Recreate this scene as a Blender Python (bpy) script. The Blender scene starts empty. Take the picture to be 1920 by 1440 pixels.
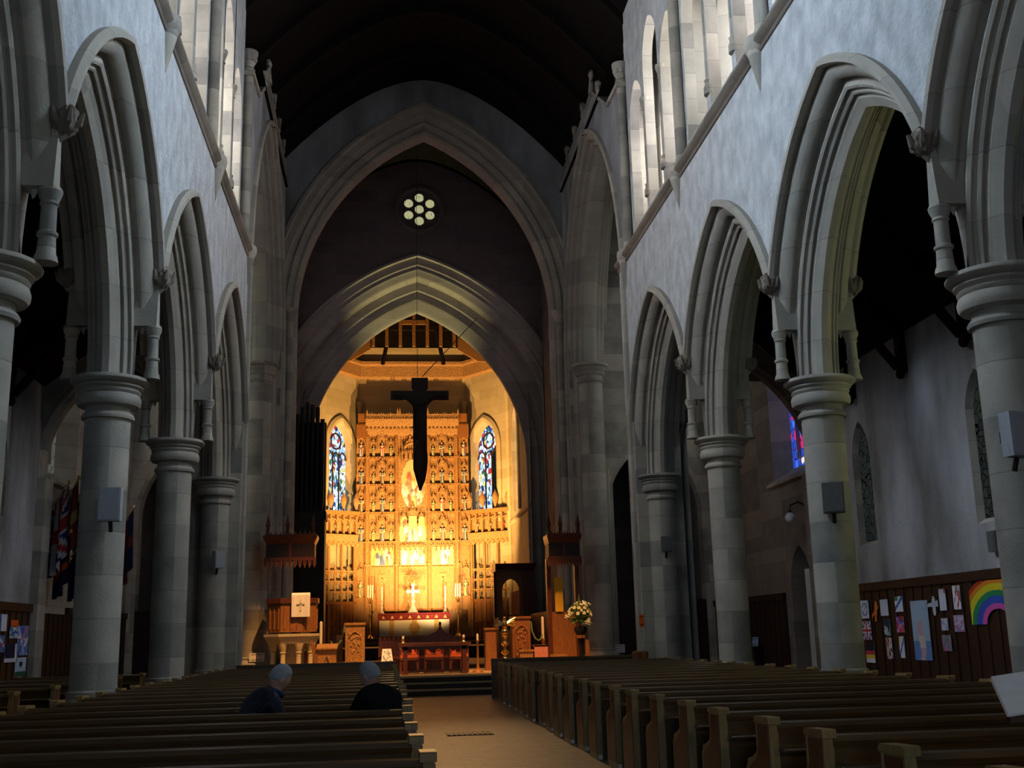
import bpy, bmesh, math, random
from mathutils import Vector, Matrix
R_ = random.Random(7)
S = bpy.context.scene
COL = S.collection
pi = math.pi

# ---------------------------------------------------------------- camera, world, lamps, exposure
cam = bpy.data.cameras.new('camera'); co = bpy.data.objects.new('camera', cam); COL.objects.link(co)
rt = Vector((0.993732, -0.109151, -0.024158)); up = Vector((-0.000448, -0.219984, 0.975503)); fw = Vector((0.111792, 0.969378, 0.218654))
M4 = Matrix((rt, up, -fw)).transposed().to_4x4(); M4.translation = (-1.4217, 0, 1.5)
co.matrix_world = M4
cam.sensor_fit = 'HORIZONTAL'; cam.sensor_width = 36; cam.lens = 36 * 2100 / 1920; cam.clip_end = 300; cam.clip_start = 0.05
S.camera = co
w = bpy.data.worlds.new('world'); S.world = w; w.use_nodes = True
w.node_tree.nodes['Background'].inputs[0].default_value = (0.5, 0.65, 0.9, 1)
w.node_tree.nodes['Background'].inputs[1].default_value = 0.01
S.view_settings.view_transform = 'Standard'; S.view_settings.look = 'None'
S.view_settings.exposure = 0.0; S.view_settings.gamma = 1.0; S.view_settings.use_curve_mapping = False
S.cycles.max_bounces = 6; S.cycles.diffuse_bounces = 1; S.cycles.glossy_bounces = 3; S.cycles.sample_clamp_indirect = 4

def lamp(name, kind, loc, target, energy, color, **k):
    l = bpy.data.lights.new(name, kind); l.energy = energy; l.color = color
    for a, v in k.items(): setattr(l, a, v)
    o = bpy.data.objects.new(name, l); COL.objects.link(o); o.location = loc
    if target is not None:
        o.rotation_euler = (Vector(target) - Vector(loc)).to_track_quat('-Z', 'Y').to_euler()
    return o
WARM = (1.0, 0.60, 0.24)
# floodlights of the sanctuary: low behind the choir stalls, aimed up at the carved altar screen
lamp('floodlight', 'SPOT', (0.9, 51.2, 2.0), (0.3, 59.2, 10.0), 9500, (1, .53, .16), spot_size=1.55, spot_blend=.75, shadow_soft_size=.10)
lamp('floodlight', 'SPOT', (-2.4, 51.0, 2.0), (0.4, 59.2, 9.5), 6500, (1, .53, .16), spot_size=1.55, spot_blend=.75, shadow_soft_size=.10)
lamp('floodlight', 'SPOT', (1.9, 53.6, 2.0), (0.75, 59.2, 4.6), 3800, (1, .66, .32), spot_size=.92, spot_blend=1.0, shadow_soft_size=.12)
lamp('floodlight', 'SPOT', (0.3, 49.05, 1.4), (0.0, 49.1, 17.0), 6000, (1, .85, .38), spot_size=.50, spot_blend=.9, shadow_soft_size=.12)  # uplight added to brighten the soffit of the chancel arch
# spotlights under the crossing roof, aimed at the dais and the choir fronts
lamp('spotlight', 'SPOT', (3.0, 28.5, 13.0), (2.9, 35.0, 1.1), 9000, (1, .44, .12), spot_size=.44, spot_blend=.7, shadow_soft_size=.12)
lamp('spotlight', 'SPOT', (-1.2, 28.5, 13.0), (-3.4, 35.0, 1.2), 10000, (1, .46, .13), spot_size=.52, spot_blend=.7, shadow_soft_size=.12)
lamp('spotlight', 'SPOT', (0, 28.5, 13.0), (0, 34.8, 0.6), 6500, (1, .50, .18), spot_size=.36, spot_blend=.8, shadow_soft_size=.12)
lamp('spotlight', 'SPOT', (0.5, 37.3, 12.6), (0.3, 12.0, 0.0), 2600, (1, .58, .24), spot_size=.50, spot_blend=.9, shadow_soft_size=.3)
# unseen fill lamp added behind the camera to warm the near pews
lamp('rear_fill_lamp', 'POINT', (3.4, -2.8, 3.6), None, 130, (1, .80, .46), shadow_soft_size=.25)

# ---------------------------------------------------------------- materials
def nt(name):
    m = bpy.data.materials.new(name); m.use_nodes = True
    t = m.node_tree; b = t.nodes['Principled BSDF']
    return m, t, b
def N(t, kind, **k):
    n = t.nodes.new(kind)
    for a, v in k.items(): setattr(n, a, v)
    return n
def pos(t, scale=(1, 1, 1)):
    g = N(t, 'ShaderNodeNewGeometry'); mp = N(t, 'ShaderNodeMapping'); mp.inputs['Scale'].default_value = scale
    t.links.new(g.outputs['Position'], mp.inputs['Vector']); return mp.outputs[0]
def ramp(t, fac, stops):
    r = N(t, 'ShaderNodeValToRGB'); e = r.color_ramp.elements
    e[0].position, e[0].color = stops[0][0], (*stops[0][1], 1); e[1].position, e[1].color = stops[-1][0], (*stops[-1][1], 1)
    for p_, c in stops[1:-1]:
        x = e.new(p_); x.color = (*c, 1)
    t.links.new(fac, r.inputs[0]); return r.outputs[0]
def simple(name, c1, c2=None, rough=.6, metal=0, scale=8, sv=(1, 1, 1), bump=0, bscale=40, spec=.4, det=4):
    m, t, b = nt(name)
    c2 = c2 or tuple(x * .7 for x in c1)
    n = N(t, 'ShaderNodeTexNoise'); n.inputs['Scale'].default_value = scale; n.inputs['Detail'].default_value = det
    t.links.new(pos(t, sv), n.inputs['Vector'])
    t.links.new(ramp(t, n.outputs[0], [(.3, c2), (.7, c1)]), b.inputs['Base Color'])
    b.inputs['Roughness'].default_value = rough; b.inputs['Metallic'].default_value = metal
    b.inputs['Specular IOR Level'].default_value = spec
    if bump:
        n2 = N(t, 'ShaderNodeTexNoise'); n2.inputs['Scale'].default_value = bscale; n2.inputs['Detail'].default_value = 3
        t.links.new(pos(t), n2.inputs['Vector'])
        bp = N(t, 'ShaderNodeBump'); bp.inputs['Strength'].default_value = bump; bp.inputs['Distance'].default_value = .05
        t.links.new(n2.outputs[0], bp.inputs['Height']); t.links.new(bp.outputs[0], b.inputs['Normal'])
    return m
def ashlar(name, c1, c2, course=.58, rough=.85):
    m, t, b = nt(name)
    P = pos(t); sp = N(t, 'ShaderNodeSeparateXYZ'); t.links.new(P, sp.inputs[0])
    d = N(t, 'ShaderNodeMath', operation='DIVIDE'); d.inputs[1].default_value = course; t.links.new(sp.outputs[2], d.inputs[0])
    fl = N(t, 'ShaderNodeMath', operation='FLOOR'); t.links.new(d.outputs[0], fl.inputs[0])
    cm = N(t, 'ShaderNodeCombineXYZ'); t.links.new(fl.outputs[0], cm.inputs[2])
    vm = N(t, 'ShaderNodeVectorMath', operation='MULTIPLY'); vm.inputs[1].default_value = (.55, .55, 0); t.links.new(P, vm.inputs[0])
    fv = N(t, 'ShaderNodeVectorMath', operation='FLOOR'); t.links.new(vm.outputs[0], fv.inputs[0])
    ad = N(t, 'ShaderNodeVectorMath', operation='ADD'); t.links.new(fv.outputs[0], ad.inputs[0]); t.links.new(cm.outputs[0], ad.inputs[1])
    wn = N(t, 'ShaderNodeTexWhiteNoise', noise_dimensions='3D'); t.links.new(ad.outputs[0], wn.inputs['Vector'])
    nz = N(t, 'ShaderNodeTexNoise'); nz.inputs['Scale'].default_value = 2.2; nz.inputs['Detail'].default_value = 6; t.links.new(P, nz.inputs['Vector'])
    mx = N(t, 'ShaderNodeMath', operation='MULTIPLY_ADD'); mx.inputs[1].default_value = .45
    t.links.new(wn.outputs['Value'], mx.inputs[0]); 
    h = N(t, 'ShaderNodeMath', operation='MULTIPLY'); h.inputs[1].default_value = .6; t.links.new(nz.outputs[0], h.inputs[0]); t.links.new(h.outputs[0], mx.inputs[2])
    base = ramp(t, mx.outputs[0], [(.2, c2), (.8, c1)])
    fr = N(t, 'ShaderNodeMath', operation='FRACT'); t.links.new(d.outputs[0], fr.inputs[0])
    lt = N(t, 'ShaderNodeMath', operation='LESS_THAN'); lt.inputs[1].default_value = .025; t.links.new(fr.outputs[0], lt.inputs[0])
    k = N(t, 'ShaderNodeMath', operation='MULTIPLY'); k.inputs[1].default_value = .35; t.links.new(lt.outputs[0], k.inputs[0])
    mm = N(t, 'ShaderNodeMixRGB'); mm.inputs[2].default_value = (*[x * .5 for x in c2], 1); t.links.new(k.outputs[0], mm.inputs[0]); t.links.new(base, mm.inputs[1])
    t.links.new(mm.outputs[0], b.inputs['Base Color']); b.inputs['Roughness'].default_value = rough; b.inputs['Specular IOR Level'].default_value = .2
    n2 = N(t, 'ShaderNodeTexNoise'); n2.inputs['Scale'].default_value = 30; t.links.new(P, n2.inputs['Vector'])
    bp = N(t, 'ShaderNodeBump'); bp.inputs['Strength'].default_value = .25; bp.inputs['Distance'].default_value = .02
    t.links.new(n2.outputs[0], bp.inputs['Height']); t.links.new(bp.outputs[0], b.inputs['Normal'])
    return m
def paint_mat(name, rough=.8, spec=.2, rough_bump=0):
    m, t, b = nt(name); a = N(t, 'ShaderNodeAttribute', attribute_name='Col')
    t.links.new(a.outputs['Color'], b.inputs['Base Color']); b.inputs['Roughness'].default_value = rough; b.inputs['Specular IOR Level'].default_value = spec
    return m
def glass(name, strength, stops, scale=5.0, lead=.03, sv=(1, 1, 1), lead_k=.02):
    m, t, b = nt(name); t.nodes.remove(b); out = t.nodes['Material Output']
    P = pos(t, sv)
    v = N(t, 'ShaderNodeTexVoronoi'); v.inputs['Scale'].default_value = scale; t.links.new(P, v.inputs['Vector'])
    sp = N(t, 'ShaderNodeSeparateColor'); t.links.new(v.outputs['Color'], sp.inputs[0])
    c = ramp(t, sp.outputs[0], stops)
    e = N(t, 'ShaderNodeTexVoronoi', feature='DISTANCE_TO_EDGE'); e.inputs['Scale'].default_value = scale; t.links.new(P, e.inputs['Vector'])
    g = N(t, 'ShaderNodeMath', operation='GREATER_THAN'); g.inputs[1].default_value = lead; t.links.new(e.outputs['Distance'], g.inputs[0])
    mm = N(t, 'ShaderNodeMath', operation='MULTIPLY_ADD'); mm.inputs[1].default_value = strength * (1 - lead_k); mm.inputs[2].default_value = strength * lead_k; t.links.new(g.outputs[0], mm.inputs[0])
    em = N(t, 'ShaderNodeEmission'); t.links.new(c, em.inputs[0]); t.links.new(mm.outputs[0], em.inputs[1])
    t.links.new(em.outputs[0], out.inputs[0]); return m
def const_ramp(m):
    for n in m.node_tree.nodes:
        if n.type == 'VALTORGB': n.color_ramp.interpolation = 'CONSTANT'
    return m

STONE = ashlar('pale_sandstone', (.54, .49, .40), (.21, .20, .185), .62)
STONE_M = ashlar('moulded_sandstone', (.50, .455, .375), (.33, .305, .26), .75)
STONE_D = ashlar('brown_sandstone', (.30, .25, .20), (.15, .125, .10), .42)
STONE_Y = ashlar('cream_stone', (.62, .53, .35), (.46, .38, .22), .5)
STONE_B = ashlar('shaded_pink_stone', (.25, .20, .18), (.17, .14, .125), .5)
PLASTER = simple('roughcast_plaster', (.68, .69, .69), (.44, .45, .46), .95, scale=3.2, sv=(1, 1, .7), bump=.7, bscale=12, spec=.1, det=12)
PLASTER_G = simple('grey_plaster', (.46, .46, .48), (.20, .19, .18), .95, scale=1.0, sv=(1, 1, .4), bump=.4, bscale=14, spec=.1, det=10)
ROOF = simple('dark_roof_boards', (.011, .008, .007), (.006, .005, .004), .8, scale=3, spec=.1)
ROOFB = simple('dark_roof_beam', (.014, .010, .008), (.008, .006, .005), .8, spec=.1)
PEW = simple('brown_pew_wood', (.125, .072, .026), (.07, .038, .013), .32, scale=3, sv=(1.2, 14, 14), spec=.5)
PEW_E = simple('pale_pew_end_wood', (.36, .235, .085), (.24, .15, .05), .4, scale=3, sv=(10, 10, 1.2), spec=.5)
DADO = simple('dark_panelling', (.045, .020, .011), (.022, .010, .006), .45, scale=3, sv=(12, 12, 1), spec=.4)
OAK = simple('honey_oak', (.50, .26, .09), (.33, .16, .05), .5, scale=3, sv=(12, 12, 1.2), bump=.6, bscale=16)
OAK_C = simple('carved_oak', (.62, .36, .15), (.36, .19, .07), .55, scale=14, bump=1.0, bscale=22)
OAK_M = simple('mid_oak', (.36, .15, .045), (.22, .085, .025), .42, scale=3, sv=(12, 12, 1.2), bump=.25, bscale=20)
MAHOG = simple('dark_red_wood', (.15, .045, .018), (.075, .022, .010), .35, scale=3, sv=(10, 10, 1.2))
DARKW = simple('black_brown_wood', (.035, .017, .011), (.018, .009, .006), .5, scale=3, sv=(10, 10, 1))
BRASS = simple('brass', (.85, .62, .25), (.65, .43, .14), .25, 1)
SILVER = simple('polished_silver', (.92, .88, .82), (.8, .76, .7), .3, .6)
IRON = simple('black_iron', (.02, .02, .022), None, .5, .3)
WAX = simple('candle_wax', (.88, .80, .60), (.82, .72, .5), .5)
WHITE = simple('white_card', (.85, .86, .87), (.78, .79, .80), .6, scale=20)
CREAM = simple('cream_damask', (.80, .75, .60), (.68, .62, .47), .7, scale=24)
WHITE_CL = simple('white_cloth', (.92, .91, .88), (.86, .84, .80), .8, scale=6)
REDV = simple('dark_red_velvet', (.20, .018, .022), (.11, .010, .013), .9, scale=10)
REDC = simple('orange_red_upholstery', (.62, .12, .05), (.5, .09, .035), .8, scale=20)
PINK = simple('pink_cloth', (.78, .32, .26), (.7, .26, .2), .85)
GOLD = simple('gold_thread', (.72, .50, .18), (.45, .28, .08), .4, .5, scale=30, bump=.6)
GREEN = simple('green_rope', (.18, .26, .14), (.12, .18, .09), .8, scale=40)
LEAF = simple('lily_leaf', (.10, .20, .05), (.05, .11, .025), .5, scale=20)
PETAL = simple('cream_petals', (.86, .84, .70), (.72, .74, .45), .6, scale=12)
GREY_P = simple('grey_speaker_case', (.42, .43, .46), (.36, .37, .40), .6, scale=30)
DGREY_P = simple('dark_speaker_case', (.12, .12, .12), (.09, .09, .09), .6, scale=30)
PIPE = simple('dull_organ_pipe', (.022, .022, .026), (.012, .012, .014), .4, .3)
OPAL = simple('opal_glass', (.9, .9, .92), (.85, .86, .9), .2)
ORANGE = simple('orange_card', (.85, .16, .02), (.8, .14, .02), .7)
SKIN = simple('skin', (.62, .36, .28), (.52, .28, .21), .55, scale=30)
HAIR = simple('grey_hair', (.42, .44, .48), (.26, .27, .30), .85, scale=60, sv=(1, 1, 4), bump=.3, bscale=200)
COAT = simple('navy_quilted_jacket', (.008, .014, .036), (.005, .008, .020), .5, scale=30, spec=.2)
COLLAR = simple('blue_collar', (.018, .045, .12), (.012, .03, .085), .7)
COAT2 = simple('black_coat', (.008, .008, .011), (.005, .005, .007), .9, spec=.08)
TROUS = simple('dark_trousers', (.03, .03, .035), None, .9)
SHOE = simple('black_leather', (.015, .013, .012), None, .35)
TERRA = simple('cork_brown', (.28, .10, .03), None, .7)
CARPET = simple('tan_dais_floor', (.42, .30, .16), (.30, .21, .11), .6, scale=4)
PAINT = paint_mat('painted_surface'); PAINT_W = paint_mat('painted_carving', .5, .3)
CLOTH = paint_mat('flag_cloth', .9, .1)

def floor_mat():
    m, t, b = nt('brown_floor_tiles')
    P = pos(t)
    br = N(t, 'ShaderNodeTexBrick'); br.offset = .5; br.inputs['Scale'].default_value = 1
    br.inputs['Color1'].default_value = (.16, .115, .075, 1); br.inputs['Color2'].default_value = (.125, .088, .055, 1); br.inputs['Mortar'].default_value = (.06, .045, .03, 1)
    br.inputs['Mortar Size'].default_value = .008; br.inputs['Brick Width'].default_value = .5; br.inputs['Row Height'].default_value = .5
    t.links.new(P, br.inputs['Vector'])
    n = N(t, 'ShaderNodeTexNoise'); n.inputs['Scale'].default_value = 5; n.inputs['Detail'].default_value = 8; t.links.new(P, n.inputs['Vector'])
    r = ramp(t, n.outputs[0], [(.3, (.55, .55, .55)), (.7, (1.25, 1.2, 1.1))])
    mx = N(t, 'ShaderNodeMixRGB', blend_type='MULTIPLY'); mx.inputs[0].default_value = 1
    t.links.new(br.outputs[0], mx.inputs[1]); t.links.new(r, mx.inputs[2]); t.links.new(mx.outputs[0], b.inputs['Base Color'])
    b.inputs['Roughness'].default_value = .5
    return m
FLOOR = floor_mat()
DAY = [(0, (.80, .88, 1)), (.35, (1, 1, 1)), (.55, (1, .93, .55)), (.68, (.55, .75, 1)), (.80, (.75, .35, .55)), (.88, (.35, .5, .9)), (1, (.9, .95, 1))]
CLER = glass('clerestory_stained_glass', 14, DAY, 6, .035)
SKYG = glass('pale_stained_glass', 52, [(0, (.50, .70, 1)), (.5, (.62, .80, 1)), (1, (.70, .82, .95))], 3, .02)  # glass of an unseen bay, glow raised to light the nave walls
CLERF = glass('far_clerestory_stained_glass', 19, DAY, 6, .035)
SKYN = glass('bright_stained_glass', 8, [(0, (.55, .74, 1)), (.5, (.70, .85, 1)), (1, (.80, .88, .95))], 3, .02)  # glass of the unseen rear bay, glow set to light the near pews
SKYL = glass('dimmed_stained_glass', .8, [(0, (.50, .70, 1)), (.5, (.62, .80, 1)), (1, (.70, .82, .95))], 3, .02)  # glass of an unseen bay, glow cut so column fronts stay dark
LANC = glass('pale_lancet_glass', .6, [(0, (.50, .70, 1)), (.5, (.62, .80, 1)), (1, (.70, .82, .95))], 5, .03)
WESTG = glass('west_stained_glass', .2, [(0, (.62, .78, 1)), (.4, (.8, .9, 1)), (.7, (.5, .65, 1)), (1, (.9, .92, .9))], 3)
RICH = [(0, (.03, .08, .30)), (.12, (.70, .88, 1)), (.30, (.35, .60, .85)), (.44, (.85, 1, .98)), (.58, (.8, .68, .2)), (.66, (.55, .04, .04)), (.73, (.05, .18, .10)), (.80, (.02, .04, .14)), (.87, (.75, .88, 1)), (1, (.5, .75, .95))]
APSEG = const_ramp(glass('apse_stained_glass', 1.35, RICH, 7.5, .035, (1, 1, .6)))
AISLEG = const_ramp(glass('aisle_stained_glass', 1.4, [(0, (.02, .05, .35)), (.4, (.04, .12, .6)), (.65, (.5, .02, .12)), (.75, (.03, .06, .4)), (.88, (.9, .6, .5)), (.94, (.02, .05, .3)), (1, (.02, .05, .3))], 5, .03))
DIMG = glass('dim_lancet_glass', .030, [(0, (.4, .5, .45)), (.5, (.6, .7, .6)), (1, (.3, .4, .45))], 6, .04)
TRANG = glass('transept_stained_glass', 2.2, [(0, (.8, .85, .8)), (.5, (.95, .95, .8)), (1, (.7, .8, .85))], 4, .03)
CHOIRG = glass('choir_lilac_glass', 1.1, [(0, (.8, .65, .85)), (.5, (.9, .75, .85)), (1, (.7, .6, .8))], 5, .03)
FILLG = glass('west_fill_glow', 7.5, [(0, (.42, .66, 1)), (.5, (.48, .70, 1)), (1, (.52, .74, 1))], .4, .0)  # glow for the pane added behind the camera
LANCY = glass('yellow_green_lancet_glass', 8, [(0, (.75, .82, .34)), (.5, (.85, .84, .40)), (1, (.68, .8, .40))], 5, .03)
PALEG = glass('pale_greenish_glass', .10, [(0, (.8, .9, .7)), (.5, (.9, .9, .75)), (1, (.7, .8, .7))], 4, .03)
ROSEG = glass('rose_window_glass', .48, [(0, (1, .93, .48)), (.5, (.95, .96, .5)), (1, (1, .96, .6))], 9, .02)
GLOWG = glass('gilded_lit_panel', .5, [(0, (1, .55, .05)), (.5, (1, .7, .12)), (1, (.8, .4, .03))], 14, .02)

# ---------------------------------------------------------------- mesh builder
OFF = {}
class MB:
    def __init__(s): s.v = []; s.f = []; s.c = []; s.col = None
    def color(s, c): s.col = c; return s
    def face(s, ids):
        s.f.append(ids); s.c.append(s.col)
    def quad(s, a, b, c, d):
        n = len(s.v); s.v += [a, b, c, d]; s.face((n, n + 1, n + 2, n + 3)); return s
    def poly(s, pts):
        n = len(s.v); s.v += list(pts); s.face(tuple(range(n, n + len(pts)))); return s
    def box(s, x0, y0, z0, x1, y1, z1):
        n = len(s.v)
        s.v += [(x0, y0, z0), (x1, y0, z0), (x1, y1, z0), (x0, y1, z0), (x0, y0, z1), (x1, y0, z1), (x1, y1, z1), (x0, y1, z1)]
        for q in ((0, 3, 2, 1), (4, 5, 6, 7), (0, 1, 5, 4), (1, 2, 6, 5), (2, 3, 7, 6), (3, 0, 4, 7)): s.face(tuple(n + i for i in q))
        return s
    def prism(s, pts, vec):
        n = len(s.v); k = len(pts); vec = Vector(vec)
        s.v += [tuple(p) for p in pts] + [tuple(Vector(p) + vec) for p in pts]
        s.face(tuple(range(n + k - 1, n - 1, -1))); s.face(tuple(range(n + k, n + 2 * k)))
        for i in range(k): s.face((n + i, n + (i + 1) % k, n + k + (i + 1) % k, n + k + i))
        return s
    def grid(s, rows, closed=False):
        n = len(s.v); k = len(rows[0])
        for r in rows: s.v += [tuple(p) for p in r]
        for i in range(len(rows) - 1):
            for j in range(k if closed else k - 1):
                j2 = (j + 1) % k
                s.face((n + i * k + j, n + i * k + j2, n + (i + 1) * k + j2, n + (i + 1) * k + j))
        return s
    def lathe(s, prof, cx=0, cy=0, n=24, a0=0, a1=2 * pi, sx=1, sy=1, caps=True):
        full = abs(a1 - a0 - 2 * pi) < 1e-6
        k = n if full else n + 1
        rows = [[(cx + sx * r * math.cos(a0 + (a1 - a0) * j / n), cy + sy * r * math.sin(a0 + (a1 - a0) * j / n), z) for j in range(k)] for r, z in prof]
        s.grid(rows, full)
        if caps:
            if prof[0][0] > 1e-4: s.poly(rows[0][::-1])
            if prof[-1][0] > 1e-4: s.poly(rows[-1])
        return s
    def tube(s, path, r, n=8, caps=True):
        P = [Vector(p) for p in path]; rows = []
        for i, p in enumerate(P):
            d = (P[min(i + 1, len(P) - 1)] - P[max(i - 1, 0)]).normalized()
            a = d.cross(Vector((0, 0, 1)) if abs(d.z) < .95 else Vector((1, 0, 0))).normalized(); b = d.cross(a)
            rr = r[i] if isinstance(r, (list, tuple)) else r
            rows.append([tuple(p + rr * (math.cos(2 * pi * j / n) * a + math.sin(2 * pi * j / n) * b)) for j in range(n)])
        s.grid(rows, True)
        if caps: s.poly(rows[0][::-1]); s.poly(rows[-1])
        return s
    def ell(s, c, rx, ry, rz, n=14, m=9, fn=None):
        rows = []
        for i in range(m + 1):
            ph = -pi / 2 + pi * i / m; row = []
            for j in range(n):
                th = 2 * pi * j / n
                d = (math.cos(ph) * math.cos(th), math.cos(ph) * math.sin(th), math.sin(ph))
                k = fn(*d) if fn else 1
                row.append((c[0] + rx * d[0] * k, c[1] + ry * d[1] * k, c[2] + rz * d[2] * k))
            rows.append(row)
        s.grid(rows, True); return s
    def xf(s, M, start=0):
        for i in range(start, len(s.v)): s.v[i] = tuple(M @ Vector(s.v[i]))
        return s
    def build(s, name, mat, parent=None, origin=None, flat=False, ang=.6):
        o3 = OFF.get(parent, Vector((0, 0, 0))) if parent else Vector(origin or (0, 0, 0))
        me = bpy.data.meshes.new(name)
        me.from_pydata([tuple(Vector(v) - o3) for v in s.v], [], s.f); me.materials.append(mat)
        if any(c is not None for c in s.c):
            at = me.color_attributes.new('Col', 'FLOAT_COLOR', 'CORNER'); i = 0; data = []
            for f, c in zip(s.f, s.c): data += list((*(c or (.5, .5, .5)), 1.0)) * len(f)
            at.data.foreach_set('color', data)
        bm = bmesh.new(); bm.from_mesh(me); bmesh.ops.remove_doubles(bm, verts=bm.verts, dist=1e-5)
        bmesh.ops.recalc_face_normals(bm, faces=bm.faces); bm.to_mesh(me); bm.free()
        if not flat:
            me.polygons.foreach_set('use_smooth', [True] * len(me.polygons)); me.set_sharp_from_angle(angle=ang)
        o = bpy.data.objects.new(name, me); COL.objects.link(o)
        if parent: o.parent = parent; OFF[o] = o3
        else: o.location = o3; OFF[o] = o3
        return o
def tag(o, label, cat, group=None, kind=None):
    if label: o['label'] = label
    if cat: o['category'] = cat
    if group: o['group'] = group
    if kind: o['kind'] = kind
    return o
def thing(name, label, cat, loc=(0, 0, 0), group=None):
    o = bpy.data.objects.new(name, None); COL.objects.link(o); o.location = loc; o.empty_display_size = .2
    OFF[o] = Vector(loc); return tag(o, label, cat, group)
def struct(mb, name, mat, **k):
    o = mb.build(name, mat, **k)
    if not o.parent: o['kind'] = 'structure'
    return o
def dup(o, loc=None, label=None, rotz=None, group=None, parent=None):
    c = o.copy(); COL.objects.link(c)
    if parent: c.parent = parent
    if loc is not None: c.location = loc
    if rotz is not None: c.rotation_euler = (0, 0, rotz)
    if label: c['label'] = label
    if group: c['group'] = group
    for ch in list(o.children): dup(ch, parent=c)
    return c
ORD = ['first', 'second', 'third', 'fourth', 'fifth', 'sixth', 'seventh', 'eighth', 'ninth', 'tenth', 'eleventh', 'twelfth', 'thirteenth', 'fourteenth', 'fifteenth', 'sixteenth', 'seventeenth', 'eighteenth', 'nineteenth', 'twentieth', 'twenty-first', 'twenty-second', 'twenty-third', 'twenty-fourth']
# ---------------------------------------------------------------- arches and pierced walls
def arc(e, R, zs, clip=None, n=14):
    th1 = math.acos(max(-1, min(1, e / R))); th0 = 0
    if clip is not None and e - R < -clip: th0 = math.acos((e + clip) / R)
    L = [(e - R * math.cos(th0 + (th1 - th0) * i / n), zs + R * math.sin(th0 + (th1 - th0) * i / n)) for i in range(n + 1)]
    return L + [(-u, z) for u, z in L[-2::-1]]
def sweep(mb, prof, uc, e, zs, M, clip=None, n=14, legs=None):
    rows = []
    for R, d in prof:
        a = arc(e, R, zs, clip, n)
        if legs is not None: a = [(a[0][0], legs)] + a + [(a[-1][0], legs)]
        rows.append([M(uc + u, d, z) for u, z in a])
    return mb.grid(rows)
def op(u, h, sill, zs, e): return dict(u=u, h=h, sill=sill, zs=zs, e=e)
def outline(o, n=10):
    a = [(o['u'] + u, z) for u, z in arc(o['e'], o['h'] + o['e'], o['zs'], None, n)]
    return [(o['u'] - o['h'], o['sill'])] + a + [(o['u'] + o['h'], o['sill'])]
def pierced(mb, M, u0, u1, z0, z1, ops, d, n=10):
    zt = z1 if callable(z1) else (lambda u: z1)
    def strip(a, b, lo):
        if b - a < 1e-5: return
        k = max(1, int((b - a) / .7)) if callable(z1) else 1
        for i in range(k):
            p, q = a + (b - a) * i / k, a + (b - a) * (i + 1) / k
            mb.quad(M(p, d, lo), M(q, d, lo), M(q, d, zt(q)), M(p, d, zt(p)))
    cur = u0
    for o in sorted(ops, key=lambda o: o['u']):
        strip(cur, o['u'] - o['h'], z0)
        if o['sill'] > z0: mb.quad(M(o['u'] - o['h'], d, z0), M(o['u'] + o['h'], d, z0), M(o['u'] + o['h'], d, o['sill']), M(o['u'] - o['h'], d, o['sill']))
        a = outline(o, n)[1:-1]
        for (ua, za), (ub, zb) in zip(a, a[1:]):
            mb.quad(M(ua, d, za), M(ub, d, zb), M(ub, d, max(zb, zt(ub))), M(ua, d, max(za, zt(ua))))
        cur = o['u'] + o['h']
    strip(cur, u1, z0)
    return mb
def reveal(mb, M, o, d, o2, d2, n=10):
    a = [M(u, d, z) for u, z in outline(o, n)]; b = [M(u, d2, z) for u, z in outline(o2, n)]
    a.append(a[0]); b.append(b[0]); return mb.grid([a, b])
def pane(mb, M, o, d, n=10): return mb.poly([M(u, d, z) for u, z in outline(o, n)])
def MX(s): return lambda u, d, z: (s * d, u, z)
MY = lambda u, d, z: (u, d, z)
# ================================================================ the building
B = 5.4667
def Y(k): return 17.10 + B * k
XC = 5.5755
def spandrel(mb, M, uc, e, R, zs, clip, zt, d, n=14):
    a = arc(e, R, zs, clip, n)
    for (ua, za), (ub, zb) in zip(a, a[1:]):
        mb.quad(M(uc + ua, d, za), M(uc + ub, d, zb), M(uc + ub, d, zt(uc + ub)), M(uc + ua, d, zt(uc + ua)))
    return mb
half = [(4.42, 4.98), (4.43, 4.88), (4.37, 4.82), (4.30, 4.83), (4.28, 4.90), (4.31, 4.985), (4.245, 4.985), (4.205, 5.0), (4.12, 5.12), (4.115, 5.15), (4.165, 5.22), (4.11, 5.275),
        (4.06, 5.245), (4.005, 5.235), (3.97, 5.265), (3.99, 5.31), (3.955, 5.335), (3.92, 5.325), (3.895, 5.355), (3.925, 5.40), (3.87, 5.42), (3.84, 5.415), (3.72, 5.525)]
prof = half + [(R, 2 * XC - d) for R, d in half[::-1]]
E0 = 4.05 - B / 2
names = {1: 'right', -1: 'left'}
tn = [0]
def trim(mb, mat, **k):
    tn[0] += 1; return struct(mb, 'trim_%d' % tn[0], mat, **k)
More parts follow.
